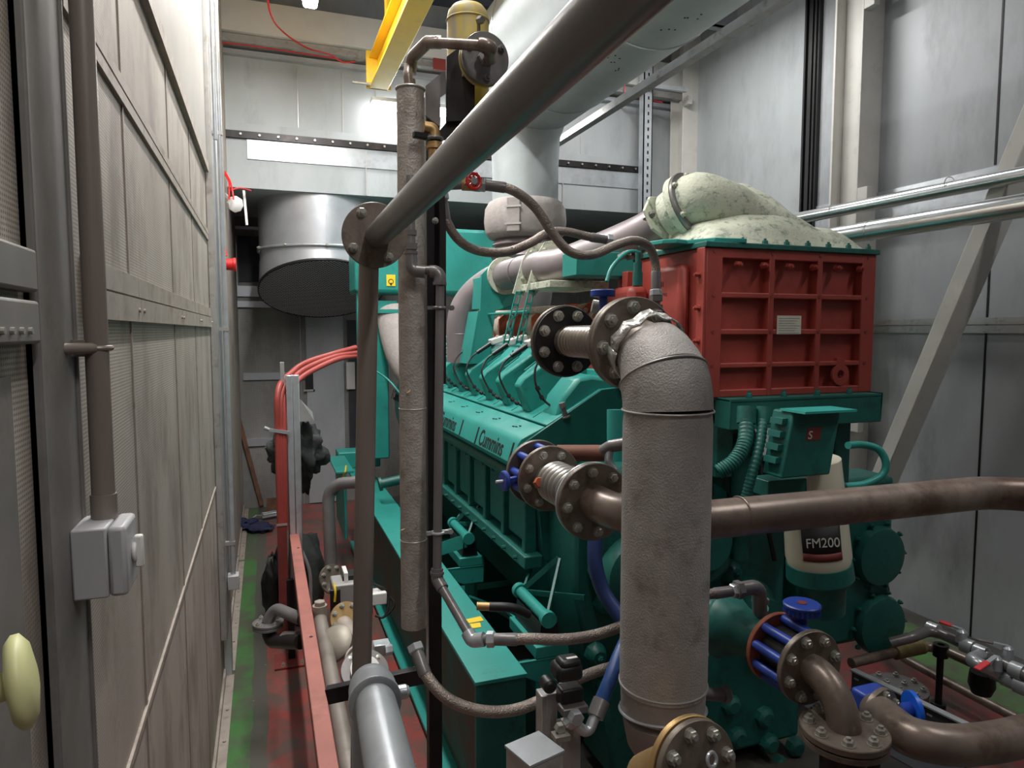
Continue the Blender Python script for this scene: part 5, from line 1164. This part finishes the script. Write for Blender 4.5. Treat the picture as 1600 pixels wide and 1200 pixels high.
part(MB().tube(bend(q4, .03, 6), .028, 16), 'branch_elbow', galv, t); part(MB().lathe([(0, .05), (.06, .055), (.10, .04)], PZ(1535, 1050, .46), ZN, 20), 'strainer_bowl', blkst, t)
for (x, y) in ((1563, 1053), (1580, 1062), (1600, 1073)): part(band(PZ(x, y, zt_ - .06), V((.1, -1, 0)), .038, .06), 'union', galv, t)
def lever(p, tip, mat, label, grp='lever valves on the drain pipework'):
    t = thing('lever_valve', label, 'valve', p, grp)
    part(MB().lathe([(0, .025), (.05, .022), (.06, .012)], p, ZP, 16), 'valve_bonnet', galv, t); top = p + ZP * .06; mid = top.lerp(tip, .45)
    part(MB().bar(top, mid, .018, .006), 'lever_arm', galv, t); part(MB().bar(mid, tip, .028, .010), 'lever_grip', mat, t, bev=.003)
lever(PZ(1502, 1003, zt_ + .01), PZ(1469, 971, .62), M('red_lever_plastic', (.75, .05, .06), .4, 0, .05), 'long red lever handle pointing back towards the green gear housing')
lever(PZ(1574, 1030, zt_ + .01), PZ(1525, 998, .62), steelg, 'bare grey lever handle without a grip on the top pipe by the right wall')
lever(PZ(1556, 1046, zt_ - .02), PZ(1526, 1046, .56), bpy.data.materials['red_lever_plastic'], 'short red lever handle above the dark strainer bowl')
# small elbow low behind riser
t = thing('drain_elbow', 'small grey elbow fitting low between the lagged riser and the engine', 'elbow', P(1125, 1085, 2.1))
part(MB().tube(bend([P(1090, 1082, 2.1), P(1130, 1086, 2.1)], .02), .02, 16), 'tube', steelg, t); part(MB().hexa(P(1128, 1086, 2.1), XP, .026, .025), 'hex_nut', steelg, t)
# ================================================================== left aisle: red beam, strut post, cables, bags, floor items
Zb = .70
a = PZ(463, 834, Zb); b = PZ(505, 1185, Zb); bxm = (a.x + b.x) / 2
wdt = (PZ(520, 1185, Zb) - PZ(492, 1185, Zb)).length
rbm = thing('red_beam', 'long pinkish red primed steel beam running along the aisle beside the brown drop pipe', 'beam', (bxm, 2.2, Zb - .1))
part(MB().box(bxm - .029, bxm + .029, .2, a.y, Zb - .06, Zb), 'beam', redbeam, rbm, bev=.003)
m = MB()
for (x, y) in ((466, 856), (486, 995)): p_ = PZ(x, y, Zb); m.cyl((p_.x, p_.y, Zb), (p_.x, p_.y, Zb + .001), .008, seg=14)
part(m, 'drilled_holes', ink, rbm)
part(MB().box(bxm - .05, bxm - .03, 1.5, 1.54, .0, Zb - .06), 'beam_leg', reddk, rbm)
sp = thing('strut_post', 'grey galvanised double strut post standing on the end of the red beam', 'post', (bxm, a.y, .0))
tz = PY(458, 586, a.y + .03).z; xx = PY(459, 700, a.y + .03).x
m = MB()
for dx_ in (-.04, .0): m.box(xx + dx_ + .002, xx + dx_ + .040, a.y, a.y + .05, Zb - .3, tz)
m.box(xx - .042, xx + .044, a.y + .045, a.y + .055, Zb - .3, tz); part(m, 'double_channel', galv, sp, bev=.004)
part(MB().box(xx - .07, xx - .045, a.y + .05, a.y + .1, Zb - .3, tz + .08), 'side_channel', trimm, sp)
m = MB(); m.hull8([(xx + .04, a.y + .03, 1.42), (xx + .13, a.y + .03, 1.42), (xx + .13, a.y + .2, 1.42), (xx + .04, a.y + .2, 1.42), (xx + .04, a.y + .03, 1.56), (xx + .05, a.y + .03, 1.56), (xx + .13, a.y + .2, 1.46), (xx + .04, a.y + .2, 1.56)]); part(m, 'top_bracket', trimm, sp)
rx = xx - .085
rp = thing('hollow_red_post', 'dark red square hollow post standing on the floor beside the strut post', 'post', (rx, a.y, 0))
zr = PY(449, 816, a.y).z
part(MB().box(rx - .03, rx + .03, a.y - .03, a.y + .03, 0, zr), 'post', reddk, rp, bev=.002); m = MB(); m.box(rx - .032, rx + .032, a.y - .034, a.y - .030, zr - .012, zr + .002); part(m, 'open_rim', trimm, rp)
t = thing('red_cables', 'bundle of thick red cables curving from the alternator down the strut post', 'cable', (rx, a.y, zr), None)
for q, (dz, e_, st) in enumerate((((0, 0), (556, 543), 0), ((0, 0), (557, 551), 1), ((0, 0), (557, 556), 2))):
    pp = [P(*e_, 5.2), P(520 + q * 4, 553 + q * 4, 5.0), P(480 + q * 5, 566 + q * 6, 4.75), P(456 + q * 5, 582 + q * 6, 4.62), V((rx + .0 + .02 * q, a.y + .03 * q, PY(445, 610 + 4 * q, a.y).z)), V((rx - .01 + .018 * q, a.y - .01, 1.3)), V((rx - .01 + .015 * q, a.y, zr - .05))]
    part(MB().tube(spline(pp), .019, 14), 'cable', rcab, t); part(MB().cyl(P(*e_, 5.2), P(e_[0] + 8, e_[1] - 1, 5.25), .022), 'cable_end', black, t)
m = MB(); m.bar((rx - .06, a.y - .03, 1.385), (rx + .06, a.y - .03, 1.36), .02, .02); m.cyl((rx - .06, a.y - .03, 1.385), (rx - .09, a.y - .03, 1.40), .012); part(m, 'cable_clamp', galv, t)
def blob(c, s, seed, amp, nm=None, seg=26, rg=18, sq=1.0):
    m = MB(); vs = []; fs = []
    for i in range(rg + 1):
        th = PI * i / rg
        for q in range(seg):
            ph = 2 * PI * q / seg; d = V((math.sin(th) * math.cos(ph), math.sin(th) * math.sin(ph), math.cos(th)))
            d = V([math.copysign(abs(k_) ** sq, k_) for k_ in d]); n_ = 1 + amp * noise.noise(d * 2.2 + V((seed, 0, 0))) + amp * .5 * noise.noise(d * 6 + V((0, seed, 0)))
            vs.append(V(c) + V((d.x * s[0], d.y * s[1], d.z * s[2])) * n_)
    for i in range(rg):
        for q in range(seg): fs.append((i * seg + q, (i + 1) * seg + q, (i + 1) * seg + (q + 1) % seg, i * seg + (q + 1) % seg))
    return m.add(vs, fs)
t = thing('hanging_jacket', 'dark grey jacket draped over the grey strut post', 'jacket', P(460, 745, 4.6))
part(blob(P(444, 705, 4.58), (.10, .08, .13), 1, .5), 'left_fold', cloth, t, ang=80); part(blob(P(477, 705, 4.62), (.12, .08, .16), 5, .55), 'right_fold', cloth, t, ang=80); part(blob(P(473, 735, 4.64), (.055, .04, .15), 8, .3, sq=.6), 'black_sleeve', black, t, ang=80)
t = thing('backpack', 'black fabric backpack sitting on the floor behind the red beam', 'bag', P(470, 918, 4.7))
bk = P(474, 873, 4.75); part(blob((bk.x, bk.y, .30), (.13, .16, .30), 3, .18, sq=.72), 'bag_body', cloth, t, ang=80); part(blob((bk.x - .19, bk.y + .05, .22), (.07, .10, .24), 11, .4, sq=.8), 'side_pocket', black, t, ang=80)
part(MB().tube(spline([(bk.x - .02, bk.y - .17, .56), (bk.x + .03, bk.y - .20, .4), (bk.x + .03, bk.y - .19, .15)]), .012, 8), 'strap', trimm, t)
# leaning plank, dustpan, grease gun, rag
t = thing('wooden_pole', 'old brown wooden pole leaning against the grey end wall', 'pole', PZ(410, 793, .02))
a = PY(364, 620, YB - .07); b = PZ(409, 790, .02); part(MB().bar(a, b, .045, .035, YP), 'pole', wood, t, bev=.004)
m = MB(); a = PZ(417, 797, .02); m.box(a.x, a.x + .22, a.y, a.y + .14, .0, .05); m.box(a.x, a.x + .26, a.y + .13, a.y + .15, 0, .12); solo(m, 'low_timber', wood, 'dark timber offcut lying at the foot of the end wall', 'timber')
solo(MB().bar(PZ(438, 786, .05), P(441, 690, 7.2), .03, .03, YP), 'wooden_pole', wood, 'short brown wooden pole leaning beside the red cables', 'pole')
t = thing('grease_gun', 'shiny metal grease gun lying on the floor by the end wall', 'tool', PZ(425, 803, .03))
a = PZ(410, 806, .04); b = PZ(441, 800, .04); part(MB().cyl(a, b, .035), 'barrel', galvs, t); part(MB().tube([a, PZ(400, 806, .04), PZ(392, 812, .03)], .012, 10), 'spout', galvs, t); part(MB().bar(a + V((0, -.07, .0)), b + V((0, -.08, 0)), .02, .015), 'lever', galv, t)
t = solo(MB(), 'x', navy, '', '') if 0 else None
rg_ = PZ(392, 822, .04); m = blob((rg_.x - .06, rg_.y + .08, .045), (.13, .12, .05), 21, .5); m2 = blob((rg_.x + .09, rg_.y - .06, .035), (.12, .13, .04), 31, .4); m.add(m2.v, m2.f)
solo(m, 'blue_rag', navy, 'crumpled dark blue rag lying on the dark floor near the end wall', 'rag', ang=80)
solo(MB().tube(spline([P(541, 728, 5.4), P(535, 748, 5.4), PZ(505, 812, .02), PZ(482, 850, .015), PZ(478, 870, .015)]), .007, 8), 'yellow_cable', yst, 'thin yellow cord running from the teal frame down to the red floor', 'cord')
solo(MB().tube(bend([P(575, 752, 4.3), P(512, 757, 4.35), P(518, 905, 4.3)], .11, 10), .038, 28), 'exhaust_drain_pipe', steelg, 'dark steel elbow pipe dropping to a flange beside the teal frame', 'pipe')
# gas train on the aisle side
gt = thing('gas_train', 'assembly of steel flanges regulators and pipe lying beside the base frame', 'pipework', (.4, 3.3, .4))
gX = .40; gz = .60
def G(px, py): return PZ(px, py, gz)
flange(gt, P(519, 905, 4.0), V((.55, -1, .5)), .085, .014, 8, flg, .067, br=.010, bh=.012); part(MB().cyl(P(527, 915, 4.0), P(540, 925, 3.9), .05), 'ribbed_pipe', steelg, gt)
ab = part(MB().obox(P(549, 930, 3.6), XP * .10, YP * .08, ZP * .09), 'actuator', gbox, gt, bev=.008, label='grey box actuator'); part(MB().box(P(536, 905, 3.6).x, P(536, 905, 3.6).x + .02, P(536, 905, 3.6).y - .06, P(536, 905, 3.6).y + .06, P(536, 905, 3.6).z - .02, P(536, 905, 3.6).z + .05), 'actuator_rim', wht, ab)
part(MB().obox(P(552, 900, 3.62), XP * .06, YP * .05, ZP * .02), 'actuator_top', black, ab)
part(MB().obox(P(590, 932, 3.4), XP * .04, YP * .04, ZP * .03), 'limit_switch', wht, gt, bev=.006)
for q in range(2): part(MB().tube(spline([P(583, 912, 3.4), P(605, 928 - q * 4, 3.4), P(616 - q * 9, 945, 3.38), P(600, 964, 3.36), P(586, 962, 3.36)]), .006, 8), 'black_cable', black, gt)
flange(gt, P(541, 968, 3.3), V((.3, -1, .6)), .082, .014, 8, brass, .066, br=.010, bh=.012)
part(MB().tube([P(535, 975, 3.3), P(553, 1000, 3.15), P(560, 1030, 3.0), P(566, 1060, 2.85)], .045, 24), 'steel_pipe', trimw, gt)
part(MB().lathe([(0, .055), (.01, .082), (.03, .085), (.04, .075), (.055, .03)], P(526, 1010, 3.0), V((-.5, -.5, .8)), 32), 'regulator_dome', M('cast_aluminium', (.30, .27, .225), .5, .4, .15, 20), gt)
for q in range(3): part(MB().torus(P(560, 1030 + q * 7, 2.9), V((.2, -1, .8)), .052, .007, 28, 8), 'bellows_ring', trimw, gt)
flange(gt, P(570, 1050, 2.75), V((.1, -.7, 1)), .095, .012, 4, steelg, .078, ph=.6, br=.008, bh=.004); part(MB().lathe([(0, .058), (.012, .058)], P(570, 1047, 2.72), V((.1, -.7, 1)), 32), 'white_disc', wht, gt)
part(MB().obox(P(596, 1012, 2.9), XP * .035, YP * .03, ZP * .025), 'terminal_box', galv, gt, bev=.004); part(MB().hexa(P(602, 1016, 2.85), XP, .022, .03), 'gland', galv, gt)
m = MB(); m.obox(P(524, 945, 3.5), XP * .025, YP * .01, ZP * .08); part(m, 'solenoid_coil', black, gt, bev=.004); part(MB().tube(spline([P(522, 912, 3.5), P(524, 925, 3.48), P(523, 940, 3.48)]), .006, 8), 'yellow_wire', yst, gt)
# side branch with blind flange
t = thing('branch_elbow', 'grey elbow pipe ending in a small horizontal flange over the aisle floor', 'pipe', P(420, 1000, 3.6))
c = P(419, 975, 3.5); part(MB().tube(bend([P(472, 968, 3.35), P(430, 950, 3.5), P(418, 972, 3.5)], .06, 8), .030, 22), 'tube', steelg, t)
flange(t, c, ZP, .076, .012, 4, steelg, .06, ph=.6, br=.010, bh=.012); flange(t, c - ZP * .016, ZP, .076, .012, 0, steelg, name='lower_flange')
part(MB().tube(bend([c - ZP * .02, c - ZP * .09, P(470, 1003, 3.25)], .05), .034, 22), 'lower_elbow', blkst, t); part(MB().cyl(P(446, 1000, 3.4), P(466, 1000, 3.35), .042), 'coupling', steelg, t)
part(MB().box(PZ(456, 1030, 0).x - .02, PZ(456, 1030, 0).x + .02, PZ(456, 1030, 0).y - .02, PZ(456, 1030, 0).y + .02, 0, .50), 'support_leg', blkst, t)
c = PZ(456, 1030, .012); m = MB(); m.box(c.x - .10, c.x + .09, c.y - .1, c.y + .1, 0, .012); bp_ = part(m, 'base_plate', reddk, t)
for dx_ in (-.05, .06): add_bolt((c.x + dx_, c.y - .07, .012), ZP, bp_, .010, .014)
# long brown pipe under the beam
aisp = M('grimy_grey_pipe', (.24, .21, .185), .5, .2, .12, 9, dirt=(.14, .115, .095), damt=.4)
zz = .66; a = PZ(500, 965, zz); b = PZ(545, 1200, zz)
t = thing('aisle_pipe', 'grey brown pipe running low along the right side of the red beam', 'pipe', (a.x, 2, zz - .03)); part(MB().tube([a + YP * .05, V((a.x, 2.9, zz)), V((b.x, 1.9, zz))], .030, 24), 'tube', aisp, t)
c = P(497, 962, a.y); m = MB(); m.cyl(a - ZP * .02, a + ZP * .06, .033); m.hexa(a + ZP * .06, ZP, .026, .02); part(m, 'end_tee', trimw, t)
for yy in (2.0, 2.9): part(MB().box(a.x - .015, a.x + .015, yy, yy + .03, 0, zz - .02), 'pipe_leg', blkst, t)
# galvanised handrail and key clamp
a = P(583, 1082, .86); hx = a.x; hz = a.z
t = thing('handrail', 'galvanised tube handrail with a cast clamp fitting close to the viewer', 'handrail', (hx, a.y, 0))
b = P(612, 1215, .66); d = (b - a).normalized()
part(MB().tube([a, a + d * .9], .0242, 40), 'rail_tube', galv, t)
ct = thing('key_clamp', 'cast galvanised clamp joining the handrail tube to its upright', 'clamp', (hx, a.y, hz - .08)) if 0 else t
part(MB().lathe([(-.034, .0), (-.033, .020), (-.026, .027), (-.010, .0295), (.020, .0295), (.022, .0315), (.032, .0315), (.034, .028)], a, d, 40), 'cast_clamp', galv, t, ang=50)
part(MB().tube([a + V((0, .0, -.016)), a + V((0, .0, -.12))], .0275, 32), 'clamp_socket', galv, t); part(MB().cyl((hx, a.y, hz - .1), (hx, a.y, 0.0), .0242), 'upright', galv, t)
part(MB().lathe([(0, .009), (.014, .009), (.018, .006)], a + V((.027, 0, -.006)), XP, 20), 'grub_screw', galv, t)
# ================================================================== light
def area(name, loc, rot, sx_, sy_, e, col=(1, .98, .95)):
    l = bpy.data.lights.new(name, 'AREA'); l.shape = 'RECTANGLE'; l.size = sx_; l.size_y = sy_; l.energy = e; l.color = col
    o = bpy.data.objects.new(name, l); COL.objects.link(o); o.location = loc; o.rotation_euler = rot; return o
area('lamp_and_fill_light', (l1.x, l1.y - .65, l1.z - .03), (0, 0, 0), .1, 1.2, 42)
area('lamp_and_fill_light', (l1.x, l1.y - 2.4, l1.z + .2), (0, 0, 0), .1, 1.2, 48)  # unseen extra source nearer the camera, spreads the batten's light
area('lamp_and_fill_light', (l2.x, l2.y - .06, l2.z - .02), (math.radians(-55), 0, 0), .8, .1, 10)
area('lamp_and_fill_light', (3.1, 4.9, 4.7), (0, 0, 0), .12, 1.3, 42)
area('lamp_and_fill_light', (.4, 1.6, 4.7), (0, 0, 0), .12, 1.3, 25)  # unseen fill light added overhead at the front left
area('lamp_and_fill_light', (3.3, .6, 4.7), (0, 0, 0), .12, 1.3, 24)  # added fill above the near right side, no lamp body
area('lamp_and_fill_light', (.9, -1.2, 4.7), (0, 0, 0), .12, 1.3, 42)  # unseen fill added behind the camera to lift the near left wall
area('lamp_and_fill_light', (.5, 7.4, 2.9), (0, 0, 0), .1, .8, 5)  # weak area light below the plenum, without a lamp body
w = bpy.data.worlds.new('world'); sc.world = w; w.use_nodes = True
w.node_tree.nodes['Background'].inputs[0].default_value = (.6, .62, .66, 1); w.node_tree.nodes['Background'].inputs[1].default_value = .2
sc.view_settings.view_transform = 'Standard'; sc.view_settings.look = 'None'; sc.view_settings.gamma = 1; sc.view_settings.exposure = .45
sc.view_settings.use_curve_mapping = False
